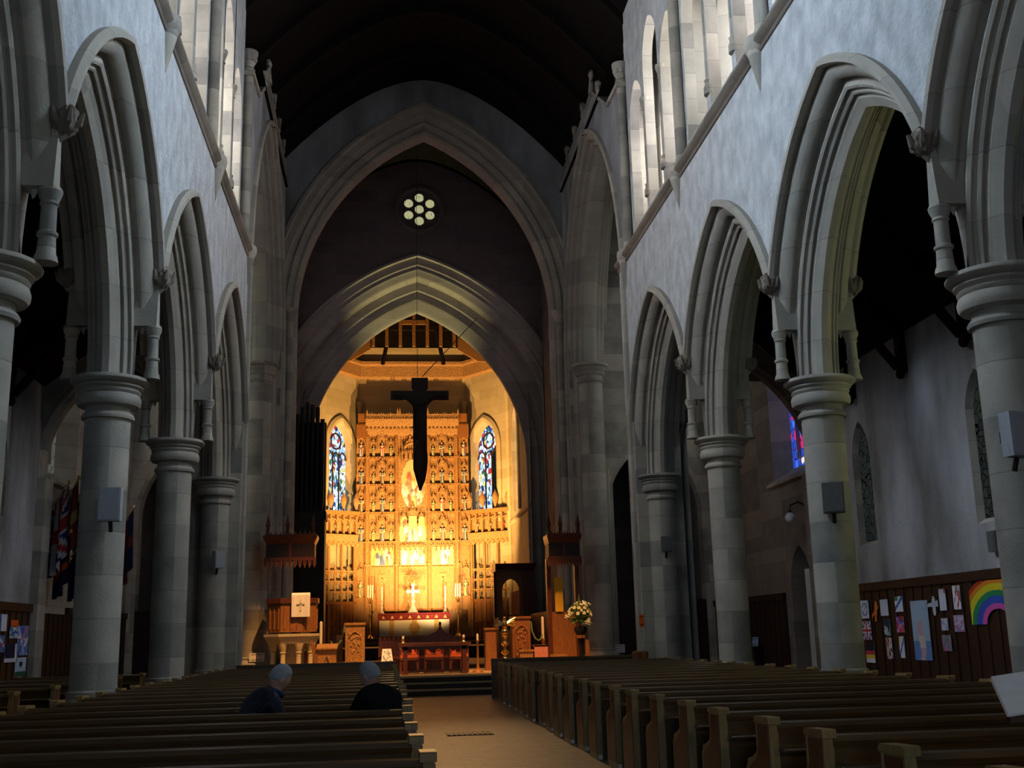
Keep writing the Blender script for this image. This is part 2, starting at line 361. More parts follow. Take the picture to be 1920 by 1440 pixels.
for s in (1, -1):
    M = MX(s)
    wall = MB(); mould = MB()
    for k in range(-3, 2):
        uc = Y(k) + B / 2
        spandrel(wall, M, uc, E0, 4.42, 5.40, B / 2, lambda u: 11.4, 4.98)
        spandrel(wall, M, uc, E0, 4.42, 5.40, B / 2, lambda u: 11.4, 6.171)
        sweep(mould, prof, uc, E0, 5.40, M, B / 2, 16)
    for d in (4.98, 6.171): wall.quad(M(-8, d, 0), M(Y(-3), d, 0), M(Y(-3), d, 11.4), M(-8, d, 11.4))
    wall.quad(M(Y(-3), 4.98, 0), M(Y(-3), 6.17, 0), M(Y(-3), 6.17, 7.2), M(Y(-3), 4.98, 7.2))
    # respond pier and wall above it
    x0, x1 = sorted((s * 4.98, s * 6.17))
    pier = MB().box(x0, Y(2) + .04, 0, x1, 29.0, 7.18)
    a0, a1 = sorted((s * 4.94, s * 6.2)); pier.box(a0, Y(2) - .06, 0, a1, 29.06, .55); pier.box(a0, Y(2) + .0, .55, a1, 29.04, .66)
    struct(pier, 'pier_' + names[s], STONE, ang=.6)
    wall.box(x0, Y(2), 7.18, x1, 29.0, 11.4)
    # clerestory, inner arcade and outer wall
    inn = MB(); cl = MB()
    inn_ops = []
    for k in range(-3, 2):
        uc = Y(k) + B / 2
        for i, du in enumerate((-1.72, 0, 1.72)):
            c = i == 1
            o1 = op(uc + du, .74, 12.0, 15.85 if c else 14.95, .3); o2 = op(uc + du, .74, 12.1, 15.85 if c else 14.95, .3)
            o3 = op(uc + du, .66, 12.45, 15.7 if c else 14.8, .3); o4 = op(uc + du, .47, 12.75, 15.55 if c else 14.65, .3)
            inn_ops.append(o1)
            reveal(inn, M, o1, 5.2, o2, 5.46)
            cl.c; reveal(cl, M, o3, 6.0, o4, 6.45)
    pierced(wall, M, -8, Y(2), 11.4, 18.6, inn_ops, 5.2)
    pierced(inn, M, Y(-3), Y(2), 11.9, 17.7, inn_ops, 5.46)
    oo = []
    for o1 in inn_ops: oo.append(op(o1['u'], .66, 12.45, o1['zs'] - .15, .3))
    pierced(cl, M, Y(-3), Y(2), 12.2, 17.7, oo, 6.0)
    cl.quad(M(Y(-3), 5.2, 12.0), M(Y(2), 5.2, 12.0), M(Y(2), 6.02, 12.45), M(Y(-3), 6.02, 12.45))
    cl.quad(M(Y(-3), 5.2, 17.65), M(Y(2), 5.2, 17.65), M(Y(2), 6.02, 17.65), M(Y(-3), 6.02, 17.65))
    for k in range(-3, 3):
        b0, b1 = sorted((s * 5.22, s * 6.4)); cl.box(b0, Y(k) - .16, 12.2, b1, Y(k) + .16, 17.7)
    wall.box(*[f(s * 5.0, s * 5.2) for f in (min,)], -8, 11.385, max(s * 5.0, s * 5.2), 29, 11.4)
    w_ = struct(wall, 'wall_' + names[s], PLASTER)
    struct(inn, 'clerestory_arcade', STONE, parent=w_); struct(cl, 'clerestory_splay', STONE_M, parent=w_)
    trim(mould, STONE_M)
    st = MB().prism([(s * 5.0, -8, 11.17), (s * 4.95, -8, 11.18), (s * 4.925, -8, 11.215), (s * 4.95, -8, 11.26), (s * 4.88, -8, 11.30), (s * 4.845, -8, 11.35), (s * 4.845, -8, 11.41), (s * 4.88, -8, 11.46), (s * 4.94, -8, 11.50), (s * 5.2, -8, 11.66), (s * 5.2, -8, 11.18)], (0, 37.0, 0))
    trim(st, STONE_D)  # darker stone puts the shade of the string's underside into its colour
    # clerestory windows
    for j, o1 in enumerate(inn_ops):
        g = op(o1['u'], .47, 12.75, o1['zs'] - .3, .3)
        tn_ = (1 if s > 0 else 40) + j
        go = struct(pane(MB(), M, g, 6.44), 'window_%d' % tn_, CLERF if o1['u'] > Y(1) else CLER if o1['u'] > Y(0) else SKYG if o1['u'] > Y(-1) else SKYL if o1['u'] > Y(-2) else SKYN)
        bars = MB()
        for zz in (13.5, 14.25, 15.0): bars.tube([M(o1['u'] - .47, 6.42, zz), M(o1['u'] + .47, 6.42, zz)], .012, 5)
        struct(bars, 'window_bar', IRON, parent=go)
    # transept arch, gable wall over it, far jamb
    TE = 2.15
    th = [(7.20, 5.0), (7.19, 4.90), (7.10, 4.87), (7.05, 4.92), (7.04, 5.0), (6.92, 5.0), (6.86, 5.06), (6.84, 5.2), (6.76, 5.18), (6.70, 5.22), (6.68, 5.34), (6.60, 5.33), (6.52, 5.37), (6.46, 5.46), (6.45, 5.5)]
    tp = th + [(R, 11.3 - d) for R, d in th[::-1]]
    tm = MB(); sweep(tm, tp, 33.3, TE, 10.6, M, 5.3, 18, legs=0)
    trim(tm, STONE_M)
    GP = [(28.0, 16.3), (29.5, 16.4), (31.7, 17.95), (34.0, 17.8), (40, 17.75)]
    def gz(u):
        for (a, za), (b, zb) in zip(GP, GP[1:]):
            if a <= u <= b: return za + (zb - za) * (u - a) / (b - a)
        return 17.75
    gw = MB(); spandrel(gw, M, 33.3, TE, 7.2, 10.6, 5.3, gz, 5.0, 18)
    gw.quad(M(38.6, 5.0, 0), M(38.7, 5.0, 0), M(38.7, 5.0, 17.7), M(38.6, 5.0, 17.7))
    struct(gw, 'wall_transept_' + names[s], PLASTER_G)
    cp = MB()
    for (a, za), (b, zb) in zip(GP, GP[1:]):
        p0, p1 = sorted((s * 4.93, s * 6.0))
        cp.prism([(p0, a, za), (p0, b, zb), (p0, b, zb + .14), (p0, a, za + .14)], (p1 - p0, 0, 0))
    for u in (30.7, 33.3, 34.9, 36.5):
        z = gz(u) + .1; cp.tube([(s * 4.97, u, z), (s * 4.95, u - .05, z + .22), (s * 4.93, u - .22, z + .34), (s * 4.93, u - .36, z + .26)], [.09, .08, .1, .06], 7)
    z = gz(31.7); cp.tube([(s * 4.97, 31.7, z), (s * 4.97, 31.7, z + .4), (s * 4.96, 31.65, z + .62), (s * 4.95, 31.5, z + .68)], [.12, .07, .1, .06], 8)
    trim(cp, STONE)
    # aisle outer wall
    ops = [op(Y(k) + B / 2, .50, 3.35, 5.42, .5) for k in (-3, -2, -1, 0, 1)]
    ow = MB(); big = op(30.1, 1.3, 5.68, 8.3, .6); trw = op(35.6, .9, 6.0, 12.5, .5)
    pierced(ow, M, -8, 28.1, 0, 7.9, ops, 9.8)
    rv = MB()
    for o1 in ops: reveal(rv, M, o1, 9.8, op(o1['u'], .46, 3.45, 5.40, .5), 9.96)
    east = [big] + ([op(29.85, .78, 0, 2.6, .4)] if s > 0 else [])
    bb = MB()
    if s > 0:
        pierced(bb, M, 28.1, 38, 0, 4.6, east[1:], 9.8); pierced(bb, M, 28.1, 38, 4.6, 17.3, [big, trw], 9.8)
        reveal(bb, M, east[1], 9.8, op(29.85, .62, 0, 2.6, .4), 10.25)
    else: pierced(bb, M, 28.1, 38, 0, 17.3, [big, trw], 9.8)
    reveal(rv, M, big, 9.8, op(30.1, 1.0, 6.0, 8.2, .6), 10.32)
    reveal(rv, M, trw, 9.8, op(35.6, .8, 6.2, 12.4, .5), 10.0); struct(pane(MB(), M, op(35.6, .8, 6.2, 12.4, .5), 9.99), 'window_%d' % (27 if s > 0 else 67), TRANG)
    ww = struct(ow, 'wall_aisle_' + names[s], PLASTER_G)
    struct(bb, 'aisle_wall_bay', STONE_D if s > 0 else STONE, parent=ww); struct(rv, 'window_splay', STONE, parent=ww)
    for j, o1 in enumerate(ops):
        struct(pane(MB(), M, op(o1['u'], .46, 3.45, 5.40, .5), 9.95), 'window_%d' % ((20 if s > 0 else 60) + j), DIMG if o1['u'] > Y(0) else LANCY if s > 0 and o1['u'] > Y(-1) else LANC)
    bw = struct(pane(MB(), M, op(30.1, 1.0, 6.0, 8.2, .6), 10.31), 'window_%d' % (26 if s > 0 else 66), AISLEG if s > 0 else PALEG)
    mm_ = MB()
    for du in (-.33, .33): mm_.box(min(s * 10.22, s * 10.32), 30.1 + du - .04, 6.2, max(s * 10.22, s * 10.32), 30.1 + du + .04, 9.2)
    struct(mm_, 'mullion', STONE, parent=bw)
    ho = MB().prism([(s * 9.8, 28.55, 5.45), (s * 9.66, 28.55, 5.5), (s * 9.66, 28.55, 5.58), (s * 9.8, 28.55, 5.68)], (0, 3.1, 0))
    trim(ho, STONE)
    # dado panelling
    dd = MB(); x0, x1 = sorted((s * 9.745, s * 9.8)); dd.box(x0, -8, 0, x1, 28.4 if s > 0 else 38, 2.30)
    if s > 0: dd.box(x0, 31.1, 0, x1, 38, 2.3)
    else: pass
    y = -7.9
    while y < 38:
        if not (s > 0 and 28.4 < y < 31.1): r0, r1 = sorted((s * 9.725, s * 9.75)); dd.box(r0, y, .12, r1, y + .06, 2.3)
        y += .42
    r0, r1 = sorted((s * 9.69, s * 9.8)); dd.box(r0, -8, 2.30, r1, 28.3, 2.48); dd.box(r0, 31.1, 2.30, r1, 38, 2.48)
    struct(dd, 'baseboard_' + names[s], DADO)
    # transept east wall with the choir-aisle arch
    MYs = lambda u, d, z, s=s: (s * u, d, z)
    ta = op(7.9, 1.65, 0, 5.6, .92); tb = op(7.9, 2.05, 0, 5.6, .92)
    ew = MB(); pierced(ew, MYs, 5.0, 9.85, 0, 17.3, [tb], 38.0); struct(MB().quad(MYs(5.0, 28.5, 8), MYs(9.85, 28.5, 8), MYs(9.85, 28.5, 17.3), MYs(5.0, 28.5, 17.3)), 'wall_transept_west_' + names[s], STONE_D)
    er = MB(); reveal(er, MYs, tb, 38.0, op(7.9, 1.95, 0, 5.6, .92), 38.08); reveal(er, MYs, op(7.9, 1.95, 0, 5.6, .92), 38.08, ta, 38.25); reveal(er, MYs, ta, 38.25, ta, 38.8)
    e_ = struct(ew, 'wall_transept_east_' + names[s], STONE); struct(er, 'arch_moulding', STONE, parent=e_)
    cb = MB(); x0, x1 = sorted((s * 5.9, s * 10.0)); cb.quad((x0, 43, 0), (x1, 43, 0), (x1, 43, 9), (x0, 43, 9)); cb.quad((s * 10, 38.3, 0), (s * 10, 43, 0), (s * 10, 43, 9), (s * 10, 38.3, 9)); cb.quad((x0, 38.3, 9), (x1, 38.3, 9), (x1, 43, 9), (x0, 43, 9)); cb.quad((s * 5.95, 38.3, 0), (s * 5.95, 43, 0), (s * 5.95, 43, 9), (s * 5.95, 38.3, 9))
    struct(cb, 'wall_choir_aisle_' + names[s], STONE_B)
    x0, x1 = sorted((s * 6.0, s * 9.8)); sc = MB().box(x0, 38.3, 0, x1, 38.36, 2.55)
    struct(sc, 'door_%d' % (1 if s > 0 else 2), DARKW)
    # roofs over aisle and transept
    ro = MB(); ro.quad(M(-8, 6.17, 10.9), M(28.1, 6.17, 10.9), M(28.1, 10.0, 7.58), M(-8, 10.0, 7.58)); ro.quad(M(28.1, 4.9, 17.3), M(38.1, 4.9, 17.3), M(38.1, 10, 17.3), M(28.1, 10, 17.3))
    struct(ro, 'ceiling_aisle_' + names[s], ROOF)
    # diaphragm arch across the aisle
    da = MB(); rl = lambda u: 10.9 - (u - 6.17) * .868
    M2 = lambda u, d, z, s=s: (s * u, d, z)
    for d in (28.1, 28.6): spandrel(da, M2, 7.985, 1.44, 3.45, 5.5, 1.815, rl, d)
    sweep(da, [(3.45, 28.1), (3.42, 28.06), (3.36, 28.06), (3.34, 28.14), (3.25, 28.2), (3.25, 28.5), (3.45, 28.6)], 7.985, 1.44, 5.5, M2, 1.815, 14)
    x0, x1 = sorted((s * 9.6, s * 9.82)); da.box(x0, 28.02, 0, x1, 28.66, 5.5)
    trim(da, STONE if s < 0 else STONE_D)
    # choir and sanctuary walls
    chw = [op(41.4, .8, 11.5, 15.6, .4), op(45.6, .8, 11.5, 15.6, .4)]
    cw = MB(); pierced(cw, M, 38.7, 48.6, 0, 19.2, chw, 5.6)
    for o1 in chw: reveal(cw, M, o1, 5.6, o1, 5.9); struct(pane(MB(), M, o1, 5.85), 'window_%d' % ((32 if s > 0 else 72) + chw.index(o1)), CHOIRG)
    for u in (39.9, 43.5):
        cw.lathe([(.14, .6), (.14, 11.5), (.22, 11.8), (.22, 11.95), (.1, 12)], s * 5.5, u, 10)
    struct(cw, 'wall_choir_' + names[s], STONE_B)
    sw = MB(); so = op(54.3, .95, 7.4, 11.3, .5); pierced(sw, M, 49.4, 57.5, 0, 17.2, [so], 5.0)
    reveal(sw, M, so, 5.0, op(54.3, .75, 7.7, 11.2, .5), 5.6)
    P0 = Vector((s * 5.0, 57.5, 0)); P1 = Vector((s * 2.9, 60.5, 0)); t_ = (P1 - P0).normalized(); n_ = Vector((s * t_.y * s, -t_.x, 0)); n_ = Vector((s * abs(t_.y), abs(t_.x), 0)); Ln = (P1 - P0).length
    MC = lambda u, d, z, P0=P0, t_=t_, n_=n_: tuple(P0 + t_ * u + n_ * d + Vector((0, 0, z)))
    co_ = op(2.0, .98, 7.3, 11.35, .5); cg = op(2.0, .88, 7.4, 11.3, .5)
    pierced(sw, MC, 0, Ln, 0, 17.2, [co_], 0); reveal(sw, MC, co_, 0, cg, .3)
    sq = struct(sw, 'wall_sanctuary_' + names[s], STONE_Y)
    tr = MB(); sweep(tr, [(1.86, 0), (1.86, -.1), (1.70, -.17), (1.54, -.12), (1.48, 0)], 2.0, .5, 11.35, MC, None, 10, legs=7.3)
    sweep(tr, [(1.75, 5.0), (1.75, 4.9), (1.6, 4.86), (1.45, 4.9), (1.45, 5.0)], 54.3, .5, 11.3, M, None, 10, legs=7.4)
    for u in (.02, 3.62): tr.lathe([(.12, 1.5), (.12, 13.6), (.2, 13.9), (.2, 14.1)], *MC(u, -.08, 0)[:2], 10)
    tr.prism([M(49.4, 5.0, 7.0), M(49.4, 4.86, 7.05), M(49.4, 4.86, 7.15), M(49.4, 5.0, 7.25)], (0, 8.1, 0))
    trim(tr, STONE_Y)
    gl = struct(pane(MB(), MC, cg, .29), 'window_%d' % (30 if s > 0 else 70), APSEG)
    mu = MB()
    for du in (-.27, .27): mu.tube([MC(2.0 + du, .25, 7.4), MC(2.0 + du, .25, 11.2)], .045, 6)
    mu.tube([MC(2.0 + .42 * math.cos(a), .25, 11.75 + .42 * math.sin(a)) for a in [i * pi / 8 for i in range(17)]], .05, 6)
    for c0, c1 in ((-.88, -.27), (-.27, .27), (.27, .88)):
        h_ = (c1 - c0) / 2; mu.tube([MC(2.0 + (c0 + c1) / 2 + u, .25, z) for u, z in arc(.1, h_ + .1, 10.8, None, 6)], .04, 6)
    struct(mu, 'tracery', DARKW, parent=gl)
    if s > 0: struct(pane(MB(), MC, op(1.43, .28, 7.4, 11.0, .1), .27), 'dark_light', DIMG, parent=gl)
    struct(pane(MB(), M, op(54.3, .75, 7.7, 11.2, .5), 5.58), 'window_%d' % (31 if s > 0 else 71), APSEG)
    # frieze and wall plate
    fz = MB()
    fz.prism([M(49.6, 5.0, 15.4), M(49.6, 4.8, 15.5), M(49.6, 4.8, 16.1), M(49.6, 4.7, 16.2), M(49.6, 4.7, 16.35), M(49.6, 5.0, 16.4)], (0, 7.9, 0))
    prf = [(0, 15.4), (-.2, 15.5), (-.2, 16.1), (-.3, 16.2), (-.3, 16.35), (0, 16.4)]
    fz.prism([MC(0, d, z) for d, z in prf], t_ * Ln)
    trim(fz, OAK_C)

# back wall of the apse, chancel arches, ceilings, floors
bw = MB().quad((-2.95, 60.5, 0), (2.95, 60.5, 0), (2.95, 60.5, 17.2), (-2.95, 60.5, 17.2)); struct(bw, 'wall_sanctuary_end', STONE_Y)
fz = MB().prism([(-2.9, 60.5 + d, z) for d, z in [(0, 15.4), (-.2, 15.5), (-.2, 16.1), (-.3, 16.2), (-.3, 16.35), (0, 16.4)]], (5.8, 0, 0)); trim(fz, OAK_C)
def vault(hw, zs, za):                                       # pointed barrel: height of the ceiling at u
    return lambda u: za - (za - zs) * (abs(u) / hw) ** 1.75
NV = vault(5.6, 18.0, 21.9); CV = vault(5.6, 19.2, 23.0)
w1 = MB(); spandrel(w1, MY, 0, 3.18, 8.75, 12.8, 5.6, NV, 38.6, 18)
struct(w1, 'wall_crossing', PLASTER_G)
a1 = [(8.75, 38.6), (8.74, 38.48), (8.62, 38.46), (8.58, 38.6), (8.38, 38.62), (8.33, 38.78), (8.22, 38.86), (8.14, 38.80), (8.03, 38.86), (7.98, 39.02), (7.88, 39.0), (7.80, 39.08), (7.78, 39.16), (7.78, 39.7), (8.4, 39.9)]
m1 = MB(); sweep(m1, a1, 0, 3.18, 12.8, MY, 5.6, 20, legs=0.4); trim(m1, STONE_M)
for s in (1, -1):
    sh = MB().lathe([(.3, .45), (.3, .9), (.2, 1.0), (.14, 1.1), (.14, 12.35), (.18, 12.38), (.15, 12.44), (.15, 12.5), (.22, 12.62), (.24, 12.7), (.28, 12.78), (.28, 12.86), (.1, 12.9)], s * 4.78, 38.42, 16)
    trim(sh, STONE)
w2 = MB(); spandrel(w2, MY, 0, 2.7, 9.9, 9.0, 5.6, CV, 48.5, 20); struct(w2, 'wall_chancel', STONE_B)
a2 = [(9.9, 48.5), (9.88, 48.4), (9.76, 48.38), (9.72, 48.5), (9.4, 48.52), (9.32, 48.62), (9.2, 48.58), (9.1, 48.66), (8.95, 48.68), (8.88, 48.74), (8.85, 48.84), (8.85, 49.35), (8.5, 49.37), (8.42, 49.48), (8.2, 49.5), (8.1, 49.44), (7.95, 49.5), (7.88, 49.56), (7.7, 49.6), (7.6, 49.7), (7.6, 50.0), (8.4, 50.2)]
m2 = MB(); sweep(m2, a2, 0, 2.7, 9.0, MY, 5.6, 20, legs=0.4); trim(m2, STONE_M)
def barrel(fn, hw, y0, y1):
    us = [hw * i / 14 for i in range(-14, 15)]
    return MB().grid([[(u, y, fn(u)) for u in us] for y in (y0, y1)])
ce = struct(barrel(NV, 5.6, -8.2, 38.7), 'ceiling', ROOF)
rb = MB()
for k in range(-10, 9):
    y = Y(0) + k * B / 2
    if y < 38: rb.grid([[(u, y - .1, NV(u) - .28), (u, y + .1, NV(u) - .28), (u, y + .1, NV(u)), (u, y - .1, NV(u))] for u in [5.5 * i / 14 for i in range(-14, 15)]], True)
struct(rb, 'roof_rib', ROOFB, parent=ce)
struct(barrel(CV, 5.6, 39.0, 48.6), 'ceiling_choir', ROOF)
sc = MB().quad((-5.2, 49.5, 16.4), (0, 49.5, 20.5), (0, 60.6, 20.5), (-5.2, 60.6, 16.4)); sc.quad((5.2, 49.5, 16.4), (0, 49.5, 20.5), (0, 60.6, 20.5), (5.2, 60.6, 16.4)); sc.poly([(-5.2, 60.55, 16.4), (5.2, 60.55, 16.4), (0, 60.55, 20.5)])
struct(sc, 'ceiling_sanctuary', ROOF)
fl = MB().quad((-10, -8, 0), (10, -8, 0), (10, 43, 0), (-10, 43, 0)); struct(fl, 'floor', FLOOR)
for i, (y0, y1, z, hw, m) in enumerate([(30.3, 38.7, .15, 4.95, CARPET), (30.9, 38.7, .30, 4.95, CARPET), (31.5, 38.7, .45, 4.95, CARPET), (38.7, 49, .60, 5.6, CARPET), (49, 60.5, 1.10, 5.2, CARPET), (56.6, 60.5, 1.30, 3.6, CARPET), (57.1, 60.5, 1.50, 3.2, CARPET)]):
    fs = struct(MB().box(-hw, y0 + .02, 0, hw, y1, z - .03), 'floor_step_%d' % (i + 1), DARKW)
    struct(MB().box(-hw, y0, z - .03, hw, y1, z), 'tread', m, parent=fs)
ww = MB(); wo = op(0, 2.6, 6.5, 12.0, 2.5); pierced(ww, MY, -10.2, 10.2, 0, 22, [wo], -8.0); struct(ww, 'wall_west', PLASTER_G)
struct(pane(MB(), MY, op(-2.6, 1.1, 0, 2.4, .6), -7.95), 'door_5', FILLG)  # unseen glowing pane added before the solid wall to light pew ends
struct(pane(MB(), MY, wo, -8.1), 'window_west', WESTG)
# round window over the chancel arch
rw = MB(); rcx, rcz = .09, 20.62
rw.grid([[(rcx + r * math.cos(a), y, rcz + r * math.sin(a)) for a in [2 * pi * i / 32 for i in range(32)]] for r, y in ((1.15, 48.5), (1.12, 48.36), (1.0, 48.34), (.93, 48.47))], True)
rw.poly([(rcx + .93 * math.cos(2 * pi * i / 32), 48.47, rcz + .93 * math.sin(2 * pi * i / 32)) for i in range(32)])
ro = struct(rw, 'window_80', STONE_B)
for i in range(7):
    a = pi / 2 + i * pi / 3; r = 0 if i == 6 else .56
    x, z = rcx + r * math.cos(a), rcz + r * math.sin(a)
    struct(MB().poly([(x + .215 * math.cos(2 * pi * j / 20), 48.455, z + .215 * math.sin(2 * pi * j / 20)) for j in range(20)]), 'light', ROSEG, parent=ro)
    struct(MB().tube([(x + .235 * math.cos(2 * pi * j / 20), 48.45, z + .235 * math.sin(2 * pi * j / 20)) for j in range(21)], .035, 6), 'light_rim', STONE_B, parent=ro)
# pale half-open door leaf in the aisle doorway
dl = struct(MB().box(9.85, 29.12, 0, 9.89, 29.66, 3.05), 'door_3', WHITE)
struct(MB().box(10.3, 28.9, 0, 10.34, 30.8, 3.9), 'door_4', DARKW)  # dark sheet put in for the unlit recess behind the leaf

# ---------------------------------------------------------------- columns
def column(side, k):
    x, y = side * XC, Y(k)
    resp = k == 2
    which = {-2: 'second bay behind the camera side', -1: 'nearest the camera at the frame edge', 0: 'second from the camera', 1: 'third from the camera', 2: 'farthest, half sunk into its square pier'}[k]
    t = thing('stone_column', 'round pale stone column of the %s arcade, %s' % (names[side], which), 'column', (x, y, 0), 'arcade columns')
    MB().lathe([(.52, 0), (.52, .42), (.50, .44), (.46, .48), (.44, .56), (.46, .62), (.46, .68), (.40, .73), (.36, .78), (.37, .82), (.37, .86), (.335, .88)], x, y, 32).build('base', STONE, t)
    MB().lathe([(.33, .86), (.33, 4.85)], x, y, 32, caps=False).build('shaft', STONE, t)
    MB().lathe([(.33, 4.78), (.375, 4.79), (.385, 4.83), (.36, 4.87), (.33, 4.885), (.33, 4.97), (.36, 4.985), (.44, 4.99), (.465, 5.03), (.47, 5.09), (.45, 5.15), (.425, 5.165), (.45, 5.185), (.46, 5.21), (.44, 5.235), (.46, 5.25), (.49, 5.27), (.49, 5.29), (.47, 5.305), (.54, 5.33), (.57, 5.36), (.57, 5.385), (.55, 5.415), (.30, 5.425)], x, y, 40).build('capital', STONE, t)
    if not resp:
        for d in ((side * 4.97,) if k < -1 else (side * 4.97, side * 6.18)):
            MB().lathe([(.13, 5.42), (.12, 5.48), (.10, 5.52), (.088, 5.70), (.11, 5.72), (.11, 5.75), (.085, 5.77), (.082, 6.05), (.10, 6.07), (.09, 6.1), (.12, 6.17), (.13, 6.22), (.11, 6.26)], d, y, 14).build('colonnette', STONE, t)
            sgn = 1 if abs(d) < 5.5 else -1
            q = MB(); x0, x1 = d - side * .06 * sgn, d + side * .36 * sgn
            q.prism([(x0, y - .12, 6.24), (x0, y + .12, 6.24), (x0, y + .03, 7.12), (x0, y - .03, 7.12)], (x1 - x0, 0, 0)); q.build('corbel', STONE, t)
    return t
def boss(x, y, z, label):
    q = MB(); rr = random.Random(int(abs(x * 100 + y * 10)))
    q.ell((x, y, z), .155, .155, .18, 20, 14, lambda a, b, c: 1 + .16 * math.sin(7 * math.atan2(b, a) + 3 * c) * math.cos(6 * c) + rr.uniform(-.06, .06))
    for i in range(6):
        a = i * pi / 3; q.tube([(x, y, z - .16), (x + .14 * math.cos(a), y + .14 * math.sin(a), z - .05), (x + .19 * math.cos(a), y + .19 * math.sin(a), z + .08)], [.03, .05, .02], 6)
    tag(q.build('carved_boss', STONE_D, origin=(x, y, z)), label, 'carving', 'carved leaf bosses between the arches')
for s in (-1, 1):
    for k in range(-2, 3):
        column(s, k)
        if k > -2:
            pl = {-1: 'beside the nearest arch', 0: 'over the second column', 1: 'over the third column', 2: 'over the far pier'}[k]
            if k < 2: boss(s * 4.87, Y(k), 7.05, 'carved leafy stone boss %s of the %s arcade, nave side' % (pl, names[s]))
            if k in (0, 1): boss(s * 6.28, Y(k), 7.05, 'carved leafy stone boss %s of the %s arcade, facing the aisle' % (pl, names[s]))
            nm = {-1: 'nearest the camera', 0: 'second from the camera', 1: 'third from the camera', 2: 'beside the transept arch'}[k]
            x, y = s * 5.1, Y(k) if k < 2 else Y(k) + .15
            t = thing('wall_shaft', 'slim stone wall shaft on pointed corbel, %s clerestory, %s' % (names[s], nm), 'column', (x, y, 10.7), 'clerestory wall shafts')
            MB().lathe([(.01, 10.45), (.06, 10.65), (.13, 10.95), (.19, 11.2), (.20, 11.3)], s * 5.0, y, 14).build('corbel', STONE, t)
            MB().lathe([(.25, 11.22), (.33, 11.3), (.35, 11.40), (.33, 11.5), (.24, 11.56), (.16, 11.64), (.13, 11.75), (.13, 16.5)], x, y, 14).build('shaft', STONE, t)
            q = MB().lathe([(.13, 16.48), (.17, 16.52), (.11, 16.58), (.17, 16.75), (.22, 16.9), (.24, 16.98), (.24, 17.05)], x, y, 14)
            for i in range(8):
                a = i * pi / 4; q.ell((x + .17 * math.cos(a), y + .17 * math.sin(a), 16.82), .055, .055, .09, 7, 5)
            q.build('capital', STONE, t)
        if k < 2 and k > -2:
            for j, du in enumerate((-.86, .86)):
                uc = Y(k) + B / 2; x = s * 5.24
                t = thing('colonnette', 'slender stone colonnette between clerestory lights, %s side, %s bay, %s one' % (names[s], {-1: 'nearest', 0: 'middle', 1: 'far'}[k], ('nearer', 'farther')[j]), 'column', (x, uc + du, 12.3), 'clerestory colonnettes')
                MB().lathe([(.13, 12.3), (.13, 12.45), (.09, 12.55), (.11, 12.62), (.07, 12.66)], x, uc + du, 12).build('base', STONE, t)
                MB().lathe([(.07, 12.66), (.07, 14.7)], x, uc + du, 12, caps=False).build('shaft', STONE, t)
                MB().lathe([(.07, 14.66), (.095, 14.69), (.075, 14.73), (.11, 14.86), (.14, 14.94), (.14, 15.0)], x, uc + du, 12).build('capital', STONE, t)
    # crossing pier shaft with its capital
    t = thing('crossing_pier_shaft', 'tall pale round pier shaft with ringed capital on the %s of the chancel' % names[s], 'column', (s * 5.65, 37.5, .45))
    x, y = s * 5.65, 37.5
    MB().box(x - .6, y - .55, .0, x + .6, y + .45, .80).lathe([(.55, .80), (.52, .86), (.44, .92), (.45, .98), (.41, 1.02)], x, y, 28).build('base', STONE, t)
    MB().lathe([(.41, 1.0), (.41, 10.05)], x, y, 28, caps=False).build('shaft', STONE, t)
    MB().lathe([(.41, 9.98), (.46, 10.0), (.46, 10.05), (.42, 10.08), (.42, 10.2), (.50, 10.24), (.52, 10.32), (.48, 10.38), (.53, 10.42), (.55, 10.48), (.51, 10.5), (.62, 10.56), (.64, 10.62), (.4, 10.66)], x, y, 32).build('capital', STONE, t)
    # timber roof trusses over the aisle
    for i, u in enumerate([Y(-1), Y(-1) + B / 2, Y(0), Y(0) + B / 2, Y(1), Y(1) + B / 2]):
        t = thing('roof_truss', 'dark timber truss with wall post under %s aisle roof, %s from the camera' % (names[s], ORD[i]), 'beam', (s * 9.7, u, 6.85), 'aisle roof trusses')
        x0, x1 = sorted((s * 9.62, s * 9.79)); MB().box(x0, u - .1, 6.85, x1, u + .1, 7.75).build('wall_post', ROOFB, t)
        q = MB(); q.tube([(s * 9.62, u, 6.95), (s * 9.3, u, 7.35), (s * 8.9, u, 8.0), (s * 8.55, u, 8.72)], .1, 6); q.ell((s * 9.66, u, 6.82), .1, .12, .12, 8, 6); q.build('brace', ROOFB, t)
        MB().prism([(s * 6.2, u - .1, 10.86), (s * 9.78, u - .1, 7.74), (s * 9.78, u - .1, 7.5), (s * 6.2, u - .1, 10.6)], (0, .2, 0)).build('rafter', ROOFB, t)
